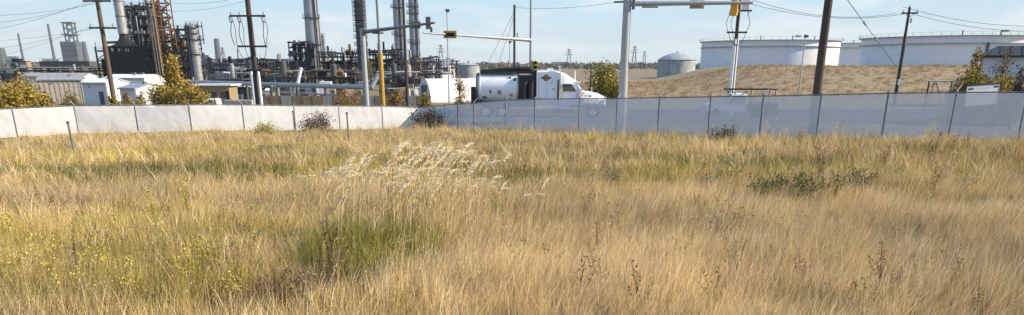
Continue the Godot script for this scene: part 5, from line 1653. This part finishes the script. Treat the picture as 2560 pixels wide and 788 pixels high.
	for k in 7:
		var p := ea.lerp(ee, (k + 0.5) / 7.0)
		bx(t, "stand", Vector3(p.x, (p.y - 0.34) / 2, p.z), Vector3(0.25, p.y - 0.34, 0.5), M.steel_mid)
	var hy := MB.new()
	# roadside hydrant box and concrete blocks near the pale fence
	t = thing("concrete_block", "long pale concrete block behind the pale fence", "block", Vector3(-25.47, ground(-25.47, -72.0) - 0.1, -72.0))
	hy.chbox(Vector3(0, 0.55, 0), Vector3(2.6, 1.3, 0.8), 0.04)
	part(t, "slab", hy, M.concrete)
	for q in [-0.8, 0.8]: bx(t, "lifting_lug", Vector3(q, 1.22, 0), Vector3(0.2, 0.06, 0.06), M.steel_mid)

# ---------------------------------------------------------------- refinery
func column(called: String, label: String, x: float, z: float, y1: float, r0: float, r1: float, m: Material, rings: Array, ladder: float, category := "column") -> Node3D:
	var y0 := -2.0
	var t := thing(called, label, category, Vector3(x, y0, z))
	var h := y1 - y0
	var b := MB.new()
	b.lathe(Vector3.ZERO, Basis.IDENTITY, [Vector2(r0 * 1.15, 0), Vector2(r0, h * 0.06), Vector2(r1, h - r1 * 0.5), Vector2(r1 * 0.8, h - r1 * 0.15), Vector2(0, h)] if category == "column" else [Vector2(r0 * 1.1, 0), Vector2(r0, h * 0.05), Vector2(r1, h), Vector2(r1 * 0.9, h), Vector2(r1 * 0.9, h - 2.0)], 28)
	part(t, "shell", b, m)
	for q in rings:
		var y: float = q - y0
		var rr := lerpf(r0, r1, clampf(y / h, 0, 1))
		var p := MB.new()
		ring(p, Vector3.ZERO, rr * 0.98, rr + 0.75, y, y + 0.12, 24)
		var deck := part(t, "platform", p, M.steel_dark)
		p = MB.new()
		ring(p, Vector3.ZERO, rr + 0.70, rr + 0.75, y + 1.0, y + 1.08, 24)
		ring(p, Vector3.ZERO, rr + 0.70, rr + 0.75, y + 0.5, y + 0.56, 24)
		for k in 12:
			var a := TAU * k / 12.0
			p.tube(Vector3(cos(a) * (rr + 0.72), y + 0.1, sin(a) * (rr + 0.72)), Vector3(cos(a) * (rr + 0.72), y + 1.05, sin(a) * (rr + 0.72)), 0.04, 0.04, 4, false)
		part(t, "handrail", p, M.steel_mid)
	if ladder != 0.0:
		var lx := (r0 + 0.4) * signf(ladder)
		bar(t, "ladder", Vector3(lx * 0.75, 2, r0 * 0.8), Vector3(lx * 0.75 * r1 / r0, h - 0.5, r1 * 0.8), 0.2, M.steel_mid, true)
		bar(t, "downcomer", Vector3(lx, 3, 0), Vector3(lx * r1 / r0, h * 0.93, 0), 0.24, M.steel_pale)
	return t

# open steel frame with decks; local x along, z from 0 back
func frame(t: Node3D, x0: float, x1: float, dep: float, y0: float, levels: Array, bays: int, m: Material, s := 0.16, rails := true, braces := true) -> void:
	var top: float = levels[-1]
	for i in bays + 1:
		var x := lerpf(x0, x1, float(i) / bays)
		for z in [0.0, -dep]: bar(t, "column", Vector3(x, y0, z), Vector3(x, top + (1.1 if rails else 0.0), z), s, m, true)
	for k in levels.size():
		var y: float = levels[k]
		bx(t, "deck", Vector3((x0 + x1) / 2, y, -dep / 2), Vector3(x1 - x0 + 0.6, 0.18, dep + 0.6), m)
		for z in [0.0, -dep]: bar(t, "beam", Vector3(x0, y - 0.3, z), Vector3(x1, y - 0.3, z), s * 0.8, m, true)
		if rails:
			for q in [0.55, 1.1]: bar(t, "handrail", Vector3(x0 - 0.3, y + q, 0.3), Vector3(x1 + 0.3, y + q, 0.3), 0.045, m)
			bar(t, "handrail", Vector3(x1 + 0.3, y + 1.1, 0.3), Vector3(x1 + 0.3, y + 1.1, -dep - 0.3), 0.045, m)
		if braces:
			var yb: float = levels[k - 1] if k > 0 else y0
			var i := k % bays
			var xa := lerpf(x0, x1, float(i) / bays)
			var xb := lerpf(x0, x1, float(i + 1) / bays)
			bar(t, "brace", Vector3(xa, yb, 0), Vector3(xb, y, 0), s * 0.6, m, true)
			bar(t, "brace", Vector3(xb, yb, -dep), Vector3(xa, y, -dep), s * 0.6, m, true)

func capsule(t: Node3D, called: String, a: Vector3, b: Vector3, r: float, m: Material) -> void:
	var d := b - a
	var l := d.length()
	var bs := Basis.IDENTITY
	if absf(d.normalized().y) < 0.9: bs = Basis(Vector3.FORWARD, PI / 2) if absf(d.x) > absf(d.z) else Basis(Vector3.RIGHT, -PI / 2)
	var mb := MB.new()
	mb.lathe(a, bs, [Vector2(0, -r * 0.45), Vector2(r * 0.6, -r * 0.32), Vector2(r * 0.93, -r * 0.08), Vector2(r, r * 0.1), Vector2(r, l - r * 0.1), Vector2(r * 0.93, l + r * 0.08), Vector2(r * 0.6, l + r * 0.32), Vector2(0, l + r * 0.45)], 16)
	part(t, called, mb, m)

func process_module(label: String, x: float, z: float, w: float, h: float, dep: float, sd: int, tones: Array, group: String, busy := 1.0) -> void:
	var r := RandomNumberGenerator.new()
	r.seed = sd
	var t := thing("process_unit", label, "process unit", Vector3(x, -2.0, z), r.randf_range(-0.06, 0.06), group)
	var levels := []
	var y := r.randf_range(2.6, 3.6)
	while y < h:
		levels.append(y); y += r.randf_range(2.4, 3.4)
	if levels.is_empty(): levels.append(h)
	var bays := maxi(1, int(round(w / 4.5)))
	frame(t, -w / 2, w / 2, dep, 0, levels, bays, tones[0], 0.15, r.randf() < 0.8)
	for k in int(w * 0.9 * busy):
		var lv := r.randi() % (levels.size() + 1)
		var yy: float = 0.0 if lv == 0 else levels[lv - 1]
		var px := r.randf_range(-w / 2 + 0.5, w / 2 - 0.8)
		var pz := r.randf_range(-dep, 0.2)
		var m: Material = tones[r.randi() % tones.size()]
		var kind := r.randi() % 5
		if kind == 0: capsule(t, "drum", Vector3(px - 1.2, yy + 1.0, pz), Vector3(px + 1.2, yy + 1.0, pz), r.randf_range(0.4, 0.8), m)
		elif kind == 1: capsule(t, "vessel", Vector3(px, yy + 0.3, pz), Vector3(px, yy + r.randf_range(1.8, 3.6), pz), r.randf_range(0.3, 0.75), m)
		elif kind == 2: bx(t, "equipment_box", Vector3(px, yy + 0.75, pz), Vector3(r.randf_range(0.8, 2.4), r.randf_range(0.8, 1.8), 1.2), m)
		elif kind == 3: bar(t, "pipe", Vector3(px, 0, pz + 0.4), Vector3(px, minf(h + r.randf_range(-1, 2.0), h + 2), pz + 0.4), r.randf_range(0.1, 0.24), m)
		else: bar(t, "pipe", Vector3(-w / 2 - r.randf() * 1.5, yy + r.randf_range(0.3, 1.6), pz), Vector3(w / 2 + r.randf() * 1.5, yy + r.randf_range(0.3, 1.6), pz), r.randf_range(0.1, 0.26), m)

func pipe_rack(label: String, x0: float, x1: float, z: float, y: Array, m: Material, sd: int, group: String) -> void:
	var r := RandomNumberGenerator.new()
	r.seed = sd
	var t := thing("pipe_rack", label, "pipe rack", Vector3(x0, -2.0, z), 0.0, group)
	var w := x1 - x0
	var n := maxi(2, int(w / 5.0))
	for i in n + 1:
		for q in [0.0, -4.0]: bar(t, "column", Vector3(w * i / n, 0, q), Vector3(w * i / n, y[-1] + 0.3, q), 0.16, m, true)
		for q in y: bar(t, "crossbeam", Vector3(w * i / n, q - 0.2, 0.3), Vector3(w * i / n, q - 0.2, -4.3), 0.15, m, true)
	for q in y:
		for k in 4:
			bar(t, "pipe", Vector3(-1.0, q + 0.2, -k * 1.1), Vector3(w + 1.0, q + 0.2, -k * 1.1), r.randf_range(0.12, 0.3), [M.clad, M.steel_mid, M.steel_dark, M.steel_pale, M.rust][r.randi() % 5])

func make_furnace() -> void:
	# fired heater with convection hood and stack
	var d := 256.0
	var x0: float = -131.41
	var x1: float = -118.84
	var w := x1 - x0
	var t := thing("fired_heater", "black refinery furnace with tapering hood and pale steel stack", "furnace", Vector3((x0 + x1) / 2, -2.0, -d))
	var yb: float = 9.42 + 2.0
	bx(t, "firebox", Vector3(0, yb / 2, -4), Vector3(w, yb, 8), M.steel_dark)
	for k in 7: bar(t, "buckstay", Vector3(-w / 2 + w * k / 6.0, 0, 0.1), Vector3(-w / 2 + w * k / 6.0, yb, 0.1), 0.2, M.steel_dark, true)
	for q in [0.35, 0.7, 1.0]: bar(t, "walkway", Vector3(-w / 2 - 0.5, yb * q, 0.5), Vector3(w / 2 + 0.5, yb * q, 0.5), 0.12, M.steel_dark, true)
	for k in 3: bx(t, "lit_hole_panel", Vector3(-w / 2 + 1.6 + k * 2.3, yb - 1.0 - 0.1 * k, 0.06), Vector3(1.1, 0.9, 0.1), M.siding)  # solid pale panels paint the light seen through small holes
	var sx: float = -127.09 - t.position.x
	var yh: float = 11.60 + 2.0
	var yt: float = 13.54 + 2.0
	var b := MB.new()
	b.lathe(Vector3(sx, 0, -3), Basis.IDENTITY, [Vector2(5.2, yb), Vector2(2.9, yh - 1.2), Vector2(1.6, yh + 0.4), Vector2(1.4, yt)], 4)
	part(t, "hood", b, M.steel_dark)
	b = MB.new()
	b.lathe(Vector3(sx, yt - 0.2, -3), Basis.IDENTITY, [Vector2(1.5, 0), Vector2(1.45, 6), Vector2(1.4, 24), Vector2(1.25, 24)], 22)
	part(t, "stack", b, M.clad)
	for q in [yt + 5.0, yt + 9.5]:
		b = MB.new()
		ring(b, Vector3(sx, 0, -3), 1.4, 1.58, q, q + 0.2, 22)
		part(t, "stack_ring", b, M.steel_mid)
	bar(t, "duct", Vector3(sx - 7.2, yh - 1.0, -3), Vector3(sx - 2.0, yh - 0.8, -3), 0.4, M.steel_mid)
	for k in 4: bar(t, "burner_pipe", Vector3(-w / 2 + 1.0 + k * 2.8, 0.5, 0.6), Vector3(-w / 2 + 1.0 + k * 2.8, yb * 0.3, 0.6), 0.15, M.steel_mid)
	# open frame beside the furnace, on the shed side
	t = thing("platform_tower", "open dark steel frame with platforms at the furnace flank", "steel frame", Vector3(-136.52, -2.0, -258.0))
	frame(t, 0, 4.2, 5, 0, [4.0, 7.2, 10.2], 1, M.steel_dark, 0.17)
	bar(t, "mast", Vector3(0.4, 0, 0.3), Vector3(0.4, 12.8, 0.3), 0.12, M.steel_mid)
	for k in 3: capsule(t, "vessel", Vector3(1.0 + k * 1.2, 0.6, -1.5), Vector3(1.0 + k * 1.2, 7.5 - k, -1.5), 0.5, M.steel_dark)
	# twin dark reactors in a pale cage
	t = thing("reactor_structure", "twin dark reactors caged by pale platforms behind the furnace", "process unit", Vector3(-128.22, -2.0, -264.0))
	var tw: float = 8.37
	for q in [0.26, 0.68]:
		capsule(t, "reactor", Vector3(tw * q, 1.0, -2.5), Vector3(tw * q, (20.26 if q < 0.5 else 18.05) + 2.0, -2.5), 1.35, M.steel_dark)
	frame(t, 0, tw, 6, 0, [6.0, 9.4, 12.6, 15.6, 18.4, 21.2, 24.0], 3, M.steel_mid, 0.2)
	for k in 12: bar(t, "vent_pipe", Vector3(-1.2 + k * tw / 8.5, 8.0, -1.0 - (k % 4)), Vector3(-1.2 + k * tw / 8.5, 19.0 + (k * 7) % 10, -1.0 - (k % 4)), 0.1 + 0.05 * (k % 3), [M.steel_pale, M.clad, M.tan, M.steel_dark][k % 4])
	for k in 9: bar(t, "pipe", Vector3(0.3 + k * tw / 9.0, 3.0 + (k * 7) % 6, 0.5), Vector3(0.3 + k * tw / 9.0, 12.0 + (k * 5) % 11, 0.5), 0.16 + 0.05 * (k % 3), [M.steel_dark, M.clad, M.steel_mid][k % 3])
	bx(t, "pale_tank", Vector3(tw * 0.55, 16.0, 0.6), Vector3(3.4, 0.9, 1.0), M.steel_pale)
	# dark lower bulk of the same unit
	t = thing("process_unit", "dark cluttered process unit at the foot of the twin reactors", "process unit", Vector3(-114.49, -2.0, -256.0))
	var cw: float = 9.16
	frame(t, -cw / 2, cw / 2, 6, 0, [4.0, 7.0, 10.0, 13.0], 3, M.steel_dark, 0.17)
	var r := RandomNumberGenerator.new()
	r.seed = 8
	for k in 16: capsule(t, "vessel", Vector3(r.randf_range(-cw / 2, cw / 2), r.randf_range(0.5, 6), r.randf_range(-5, 0)), Vector3(0, 0, 0), 0.6, M.steel_dark) if false else bar(t, "pipe", Vector3(r.randf_range(-cw / 2, cw / 2), 0.2, r.randf_range(-5, 0.6)), Vector3(r.randf_range(-cw / 2, cw / 2), r.randf_range(7, 15), r.randf_range(-5, 0.6)), r.randf_range(0.12, 0.35), [M.steel_dark, M.steel_mid, M.clad, M.steel_dark][k % 4])
	for k in 6: bx(t, "equipment_box", Vector3(-cw / 2 + k * cw / 5.0, 4.9 + 3.0 * (k % 3), -1.5), Vector3(1.7, 1.5, 2.0), M.steel_dark)
	# rust-coloured stair tower
	var sx0: float = -111.46
	var sw: float = 3.58
	t = thing("stair_tower", "rust-orange steel stair tower with zigzag flights", "stair tower", Vector3(sx0, -2.0, -250.0))
	var top := 26.0
	for q in [0.0, sw]:
		for z in [0.0, -3.5]: bar(t, "post", Vector3(q, 0, z), Vector3(q, top, z), 0.15, M.rust, true)
	var fl := 13
	for k in fl:
		var ya := k * top / fl
		var yz := (k + 1) * top / fl
		bx(t, "landing", Vector3(sw / 2, yz, -1.75), Vector3(sw, 0.16, 3.5), M.rust)
		var s := 1.0 if k % 2 == 0 else -1.0
		var a := Vector3(sw / 2 - s * sw * 0.38, ya, 0.1)
		var e := Vector3(sw / 2 + s * sw * 0.38, yz, 0.1)
		bar(t, "stair_flight", a, e, 0.15, M.rust, true)
		bar(t, "stair_rail", a + Vector3(0, 1, 0.1), e + Vector3(0, 1, 0.1), 0.06, M.rust)
		bar(t, "guard_rail", Vector3(-0.1, yz + 1.0, 0.15), Vector3(sw + 0.1, yz + 1.0, 0.15), 0.07, M.rust)
		bar(t, "back_stringer", Vector3(sw / 2 + s * sw * 0.4, ya, -3.4), Vector3(sw / 2 - s * sw * 0.4, yz, -3.4), 0.16, M.rust, true)
	# cage of platforms around the stair tower
	t = thing("platform_tower", "grey platform frame wrapped beside the rust stair tower", "steel frame", Vector3(-112.52, -2.0, -262.0))
	var fw: float = 4.82
	frame(t, 0, fw, 5, 0, [5.0, 8.4, 11.4, 14.2, 17.0], 2, M.steel_mid, 0.15)
	for k in 5: capsule(t, "vessel", Vector3(0.6 + k * fw / 5.0, 1, -1.2), Vector3(0.6 + k * fw / 5.0, 8.0 + (k * 3) % 7, -1.2), 0.42, [M.steel_mid, M.clad, M.rust][k % 3])
	capsule(t, "dark_drum", Vector3(0.2, 13.2, 0.2), Vector3(2.0, 13.2, 0.2), 0.9, M.steel_dark)
	t = thing("platform_tower", "brown pipe frame between twin reactors and stair tower", "steel frame", Vector3(-112.19, -2.0, -246.0))
	frame(t, 0, 2.4, 3, 0, [8.0, 12.0, 16.0, 20.0, 23.5], 1, M.rust, 0.13)
	for k in 3: bar(t, "pipe", Vector3(0.5 + k * 0.8, 0, 0.3), Vector3(0.5 + k * 0.8, 18.0 + 4 * k, 0.3), 0.22, M.tan if k != 1 else M.clad)
	# grey vessel with deck rings
	t = column("tower_column", "short grey vessel with dark decks at the furnace group's edge", -99.91, -248.0, 15.54, 1.35, 1.2, M.clad, [11.11, 12.99, 14.62, 6.86], -1.0)
	frame(t, -1.7, 1.9, 3.2, 12, [11.35 + 2, 15.31 + 2], 1, M.steel_mid, 0.1)
	var dk := [M.steel_dark, M.steel_dark, M.steel_mid, M.steel_pale, M.rust]
	process_module("tall dark decked unit rising behind the twin reactors", -129.05, -272.0, 9.0, 24.0, 5.0, 71, dk, "", 6.0)
	process_module("tall brown and grey decked unit behind the stair tower", -123.56, -274.0, 7.0, 21.5, 5.0, 72, [M.steel_mid, M.steel_dark, M.rust, M.tan, M.clad], "", 6.0)
	process_module("decked unit between the stair tower and the short vessel", -112.08, -270.0, 7.5, 15.5, 5.0, 73, dk, "", 5.0)
	process_module("black low unit filling the gap beside the furnace", -114.41, -251.0, 6.0, 9.5, 3.0, 74, [M.steel_dark, M.steel_dark, M.steel_mid], "", 3.0)
	t = thing("vent_pipes", "bundle of thin tan vent pipes above the reactor cage", "pipes", Vector3(-123.48, 18.0, -266.0))
	for k in 4: bar(t, "pipe", Vector3(k * 1.3, 0, 0), Vector3(k * 1.3, 7 + k, 0), 0.14, M.tan if k % 2 else M.clad)
	bar(t, "tie_bar", Vector3(-0.3, 5, 0), Vector3(4.3, 5, 0), 0.1, M.tan)
	bx(t, "base", Vector3(2, 0.1, 0), Vector3(5.0, 0.3, 1.0), M.steel_mid)

func make_refinery() -> void:
	make_furnace()
	# columns and stacks
	column("smoke_stack", "stout grey steel stack rising in the middle of the refinery", -63.01, -250.0, 34.0, 2.35, 1.75, M.clad, [17.51, 9.75], 1.0, "stack")
	var t := column("tower_column", "beige column with decks tucked behind the stout grey stack", -62.43, -256.0, 13.54, 1.15, 1.0, M.beige, [12.33, 10.39, 8.32, 6.24], 1.0)
	column("tower_column", "dark-edged column with many small decks behind the signal mast", -45.13, -236.0, 30.0, 1.35, 1.25, M.steel_mid, [3.06, 5.11, 7.15, 9.17, 11.19, 12.97, 14.52, 16.06, 17.38, 18.69, 19.99, 21.08], 1.0)
	column("tower_column", "pale grey column behind the slim dark pole", -37.77, -262.0, 32.0, 1.3, 1.2, M.clad, [13.03, 5.93, 21.34], 1.0)
	column("tower_column", "grey column with ring decks behind the hanging plate", -32.05, -258.0, 32.0, 1.4, 1.25, M.clad, [10.44, 6.51, 16.28, 19.28, 21.30], 1.0)
	# air cooler bank on legs
	t = thing("air_cooler", "long dark bank of air coolers on stilts near the sheds", "air cooler", Vector3(-181.29, -2.0, -300.0))
	var cw: float = 19.33
	var y1: float = 5.14 + 2.0
	var y2: float = 3.40 + 2.0
	for k in 6:
		var xx := cw * (k + 0.5) / 6.0
		bx(t, "cooler_bay", Vector3(xx, (y1 + y2) / 2, -3), Vector3(cw / 6.0 - 0.25, y1 - y2, 6), M.steel_mid)
		bx(t, "fan_ring", Vector3(xx, y2 - 0.4, -3), Vector3(cw / 6.0 - 0.8, 0.5, 5), M.steel_dark)
		for q in [-0.35, 0.35]: bar(t, "leg", Vector3(xx + q * cw / 6.0, 0, 0), Vector3(xx + q * cw / 6.0, y2, 0), 0.18, M.steel_dark, true)
		bar(t, "handrail", Vector3(xx - cw / 12.0, y1 + 0.9, 0), Vector3(xx + cw / 12.0, y1 + 0.9, 0), 0.07, M.steel_pale)
	for q in [1.6, 3.0]: bar(t, "header_pipe", Vector3(0, q, 0.4), Vector3(cw, q, 0.4), 0.25, M.steel_dark)
	# boxy modules
	for q in [[45, 148, 17, "dark square equipment house with a pale panel, beside the air coolers", "steel_dark"], [62, 154, 20, "brown-grey square equipment house beside the air coolers", "tan"]]:
		var mx: float = bx_x(q[0], 320)
		t = thing("equipment_house", q[3], "equipment house", Vector3(mx, -2.0, -320.0))
		var hy: float = (165.0 - q[1]) * 0.1549 + 5.4
		bx(t, "upper_box", Vector3(0, hy - 1.6, 0), Vector3(q[2] * 0.163, 3.2, 3), M[q[4]])
		bx(t, "roof_cap", Vector3(0, hy + 0.1, 0), Vector3(q[2] * 0.17, 0.25, 3.3), M.steel_dark)
		for s in [-1, 1]: bar(t, "leg", Vector3(s * q[2] * 0.07, 0, 1.3), Vector3(s * q[2] * 0.07, hy - 3.1, 1.3), 0.15, M.steel_dark, true)
		bx(t, "panel", Vector3(0, hy - 1.9, 1.53), Vector3(q[2] * 0.11, 1.2, 0.05), M.siding)
	# pipe racks
	pipe_rack("low dark pipe rack running beyond the sheds", -187.53, -147.45, -282.0, [2.2, 3.6, 4.6], M.steel_dark, 3, "")
	pipe_rack("tall pipe rack between the furnace and the stout stack", -103.81, -67.65, -266.0, [4.2, 5.8, 7.2], M.steel_mid, 4, "")
	pipe_rack("pipe rack running past the columns behind the hanging signal", -62.00, -19.13, -268.0, [3.6, 5.2, 6.8], M.steel_dark, 5, "")
	pipe_rack("nearer low pipe rack below the dark ducts", -69.53, -34.77, -205.0, [2.6, 3.8], M.steel_mid, 6, "")
	# process units that fill the middle distance
	var mixed := [M.steel_mid, M.steel_dark, M.clad, M.steel_pale, M.white]
	var darker := [M.steel_dark, M.steel_dark, M.steel_mid, M.rust, M.clad]
	var warm := [M.steel_mid, M.beige, M.tan, M.steel_dark, M.white]
	var g := "low process units across the refinery"
	var labs := ["low process unit beside the short grey vessel", "low process unit behind the long flat-roofed building", "low process unit behind the fuse-gear pole", "low process unit just past the white conduits", "low process unit beneath the black sloping duct", "low skid-sized unit behind the tan fence near the conduits", "small frame of drums below the white pipe branch", "small frame of drums above the parked white pickup", "small frame of pipes beside the horizontal drum", "small frame of pipes behind the slim dark pole", "low process unit behind the golden shrub at the fence's end", "low process unit under the air coolers", "low process unit beside the arched shed's end", "low process unit in front of the white low tank"]
	var nth := 0
	for q in [[520, 250, 9, 7.4, 41], [565, 238, 9, 7.0, 42], [612, 232, 9, 6.6, 43], [660, 240, 10, 7.6, 44], [705, 235, 9, 7.4, 45], [640, 180, 8, 3.2, 61], [700, 170, 7, 3.4, 62], [560, 170, 7, 2.8, 63], [830, 176, 8, 3.4, 64], [990, 180, 8, 3.6, 65], [10, 260, 8, 4.4, 66], [180, 240, 9, 3.0, 67], [1060, 220, 7, 6.6, 68], [1095, 230, 8, 6.2, 69]]:
		process_module(labs[nth], bx_x(q[0], q[1]), -float(q[1]), q[2], q[3], 5.0, q[4], [mixed, darker, warm][q[4] % 3], g, 2.4)
		nth += 1
	process_module("dark ducts and platforms crowding around the stout grey stack", -65.90, -246.0, 7.5, 11.5, 5.0, 51, darker, "", 5.0)
	process_module("dark process block between the stack and the many-decked column", -53.38, -240.0, 11.0, 9.2, 5.0, 52, darker, "", 4.0)
	process_module("blackish process block behind the yellow-cased post", -40.15, -238.0, 11.5, 10.0, 5.0, 53, darker, "", 4.5)
	process_module("brown and white process block under the two grey columns", -31.44, -246.0, 8.5, 8.6, 5.0, 54, warm, "", 3.5)
	process_module("beige decked unit on the flank of the stout stack", -62.29, -262.0, 4.0, 10.0, 4.0, 55, warm, "", 1.5)
	process_module("square railed platform unit beside the many-decked column", -50.10, -250.0, 4.5, 9.6, 4.0, 56, mixed, "", 1.2)
	# sloping black duct by the stack
	t = thing("duct", "black sloping gas duct leading to the stout stack", "duct", Vector3(-69.98, -2.0, -236.0))
	bx(t, "duct_run", Vector3(3.5, 5.9, 0), Vector3(9.0, 1.6, 1.6), M.steel_dark)
	bx(t, "duct_rise", Vector3(8.9, 8.0, 0), Vector3(1.8, 5.6, 1.6), M.steel_dark, Vector3(0, 0, -0.35))
	for k in 3: bar(t, "leg", Vector3(0.5 + k * 3.2, 0, 0), Vector3(0.5 + k * 3.2, 5.2, 0), 0.18, M.steel_dark, true)
	# horizontal drum with a round white end
	t = thing("horizontal_drum", "horizontal dark drum with a round white end above the yard", "drum", Vector3(-40.99, -2.0, -190.0), 0.5)
	capsule(t, "drum_shell", Vector3(-5.0, 3.2, 0), Vector3(0, 3.2, 0), 0.85, M.steel_mid)
	var eb := MB.new()
	eb.lathe(Vector3(0.1, 3.2, 0), Basis(Vector3.FORWARD, PI / 2), [Vector2(0.87, -0.1), Vector2(0.87, 0.05), Vector2(0.6, 0.36), Vector2(0, 0.5)], 20)
	part(t, "end_cap", eb, M.white)
	for q in [-4.2, -0.8]: bx(t, "saddle", Vector3(q, 1.3, 0), Vector3(0.4, 2.6, 1.2), M.steel_dark)
	# far structures in the haze
	t = thing("derrick_tower", "hazy square tower with a lattice head far beyond the air coolers", "tower", Vector3(-1062.71, -2.0, -1900.0))
	t.scale = Vector3.ONE * 2.5
	bx(t, "lower_block", Vector3(0, 12, 0), Vector3(15, 24.5, 10), M.steel_mid)
	for k in 3: bx(t, "deck", Vector3(1, 12.0 + k * 4, 5.2), Vector3(14, 0.6, 1.5), M.steel_dark)
	frame(t, -4, 4, 6, 24, [30.0, 36.0, 41.0], 1, M.steel_mid, 0.5, false)
	bx(t, "head", Vector3(0, 41.4, -3), Vector3(11, 1.0, 8), M.steel_mid)
	bx(t, "side_deck", Vector3(0, 30.5, -3), Vector3(14, 0.8, 9), M.steel_mid)
	var fg := "hazy far stacks"
	for q in [[60, 85, 1.2], [138, 62, 1.4], [218, 105, 2.6], [548, 97, 3.2], [8, 120, 5.0], [512, 132, 1.2], [518, 138, 3.0], [597, 122, 0.8]]:
		var dd := 2000.0
		t = thing("far_stack", "thin hazy stack on the far side of the refinery", "stack", Vector3(bx_x(q[0], dd), -2.0, -dd), 0.0, fg)
		var hy: float = (165.0 - q[1]) * dd * 0.000484 + 5.4
		var b := MB.new()
		b.tube(Vector3.ZERO, Vector3(0, hy, 0), q[2] * 2.8, q[2] * 1.9, 10)
		part(t, "shaft", b, M.steel_mid)
		bx(t, "base_block", Vector3(0, 4, 0), Vector3(q[2] * 12.0 + 7.0, 8, 12), M.steel_mid)
	for q in [[25, 2000, 60, 28], [120, 2100, 90, 22], [300, 2000, 66, 20], [560, 1500, 52, 18], [620, 1700, 66, 18], [690, 2000, 76, 22], [1010, 2000, 88, 18], [1230, 2000, 66, 13], [1390, 2000, 80, 15]]:
		t = thing("far_plant_block", "faint blocky plant building low on the hazy horizon", "plant building", Vector3(bx_x(q[0], q[1]), -2.0, -float(q[1])), 0.0, "far plant buildings")
		bx(t, "lower_block", Vector3(0, q[3] * 0.35, 0), Vector3(q[2], q[3] * 0.7, 12), M.steel_mid)
		bx(t, "upper_block", Vector3(q[2] * 0.12, q[3] * 0.8, 0), Vector3(q[2] * 0.5, q[3] * 0.45, 9), M.steel_pale)
	# pylons
	for q in [[1103, 112, 1700], [1422, 122, 1800], [1585, 115, 1900], [560, 118, 2200], [1610, 128, 2400]]:
		var dd: float = q[2]
		var hy: float = (165.0 - q[1]) * dd * 0.000484 + 5.4
		t = thing("pylon", "faint steel lattice pylon on the hazy horizon", "pylon", Vector3(bx_x(q[0], dd), -2.0, -dd), 0.0, "far pylons")
		for sx in [-1, 1]:
			for sz in [-1, 1]: bar(t, "leg", Vector3(sx * 6.0, 0, sz * 6.0), Vector3(sx * 0.8, hy, sz * 0.8), 0.5, M.steel_mid, true)
		for k in 5:
			var f0 := k / 5.0
			var f1 := (k + 1) / 5.0
			var s := 1.0 if k % 2 else -1.0
			bar(t, "brace", Vector3(s * lerpf(6, 0.8, f0), hy * f0, 1), Vector3(-s * lerpf(6, 0.8, f1), hy * f1, 0.5), 0.4, M.steel_mid, true)
		for k in 3: bar(t, "cross_arm", Vector3(-10.0 + 2 * k, hy * (0.7 + k * 0.12), 0), Vector3(10.0 - 2 * k, hy * (0.7 + k * 0.12), 0), 0.5, M.steel_mid, true)
	# far trees along the horizon
	var r := RandomNumberGenerator.new()
	r.seed = 90
	var b := MB.new()
	var pal := [L(0.10, 0.09, 0.05), L(0.14, 0.115, 0.06), L(0.075, 0.07, 0.045)]
	for k in 5200:
		var dd := r.randf_range(1300.0, 2200.0)
		var x := r.randf_range(-0.78, 0.78) * dd
		var hgt := 7.0 + 8.0 * (0.5 + 0.5 * hills_noise.get_noise_2d(x * 0.12, 7.0)) * r.randf()
		b.col = pal[r.randi() % 3]
		for j in 2: leaf(b, Vector3(x + r.randfn(0, 4), -2 + hgt * r.randf(), -dd), 5.5, r)
	var o := part(self, "treeline", b, M.leafy)
	o.set_meta("kind", "stuff"); o.set_meta("label", "dark line of far trees along the horizon"); o.set_meta("category", "treeline")


func make_all() -> void:
	make_road()
	make_berm()
	make_tanks()
	make_sheds()
	make_refinery()
	make_signals()
	make_poles()
	make_truck()
	pickup("white work pickup with a dark rack seen through the shaded fence", Vector3(17.73, -0.51, -60.5), -0.05, M.white, M.steel_dark, true)
	pickup("white pickup parked before the long low building", Vector3(-33.97, ground(-33.97, -88.0), -88.0), 0.1, M.white, M.white, false)
	make_sign_and_gate()
	make_field_posts()
	make_plants()
	make_reeds()
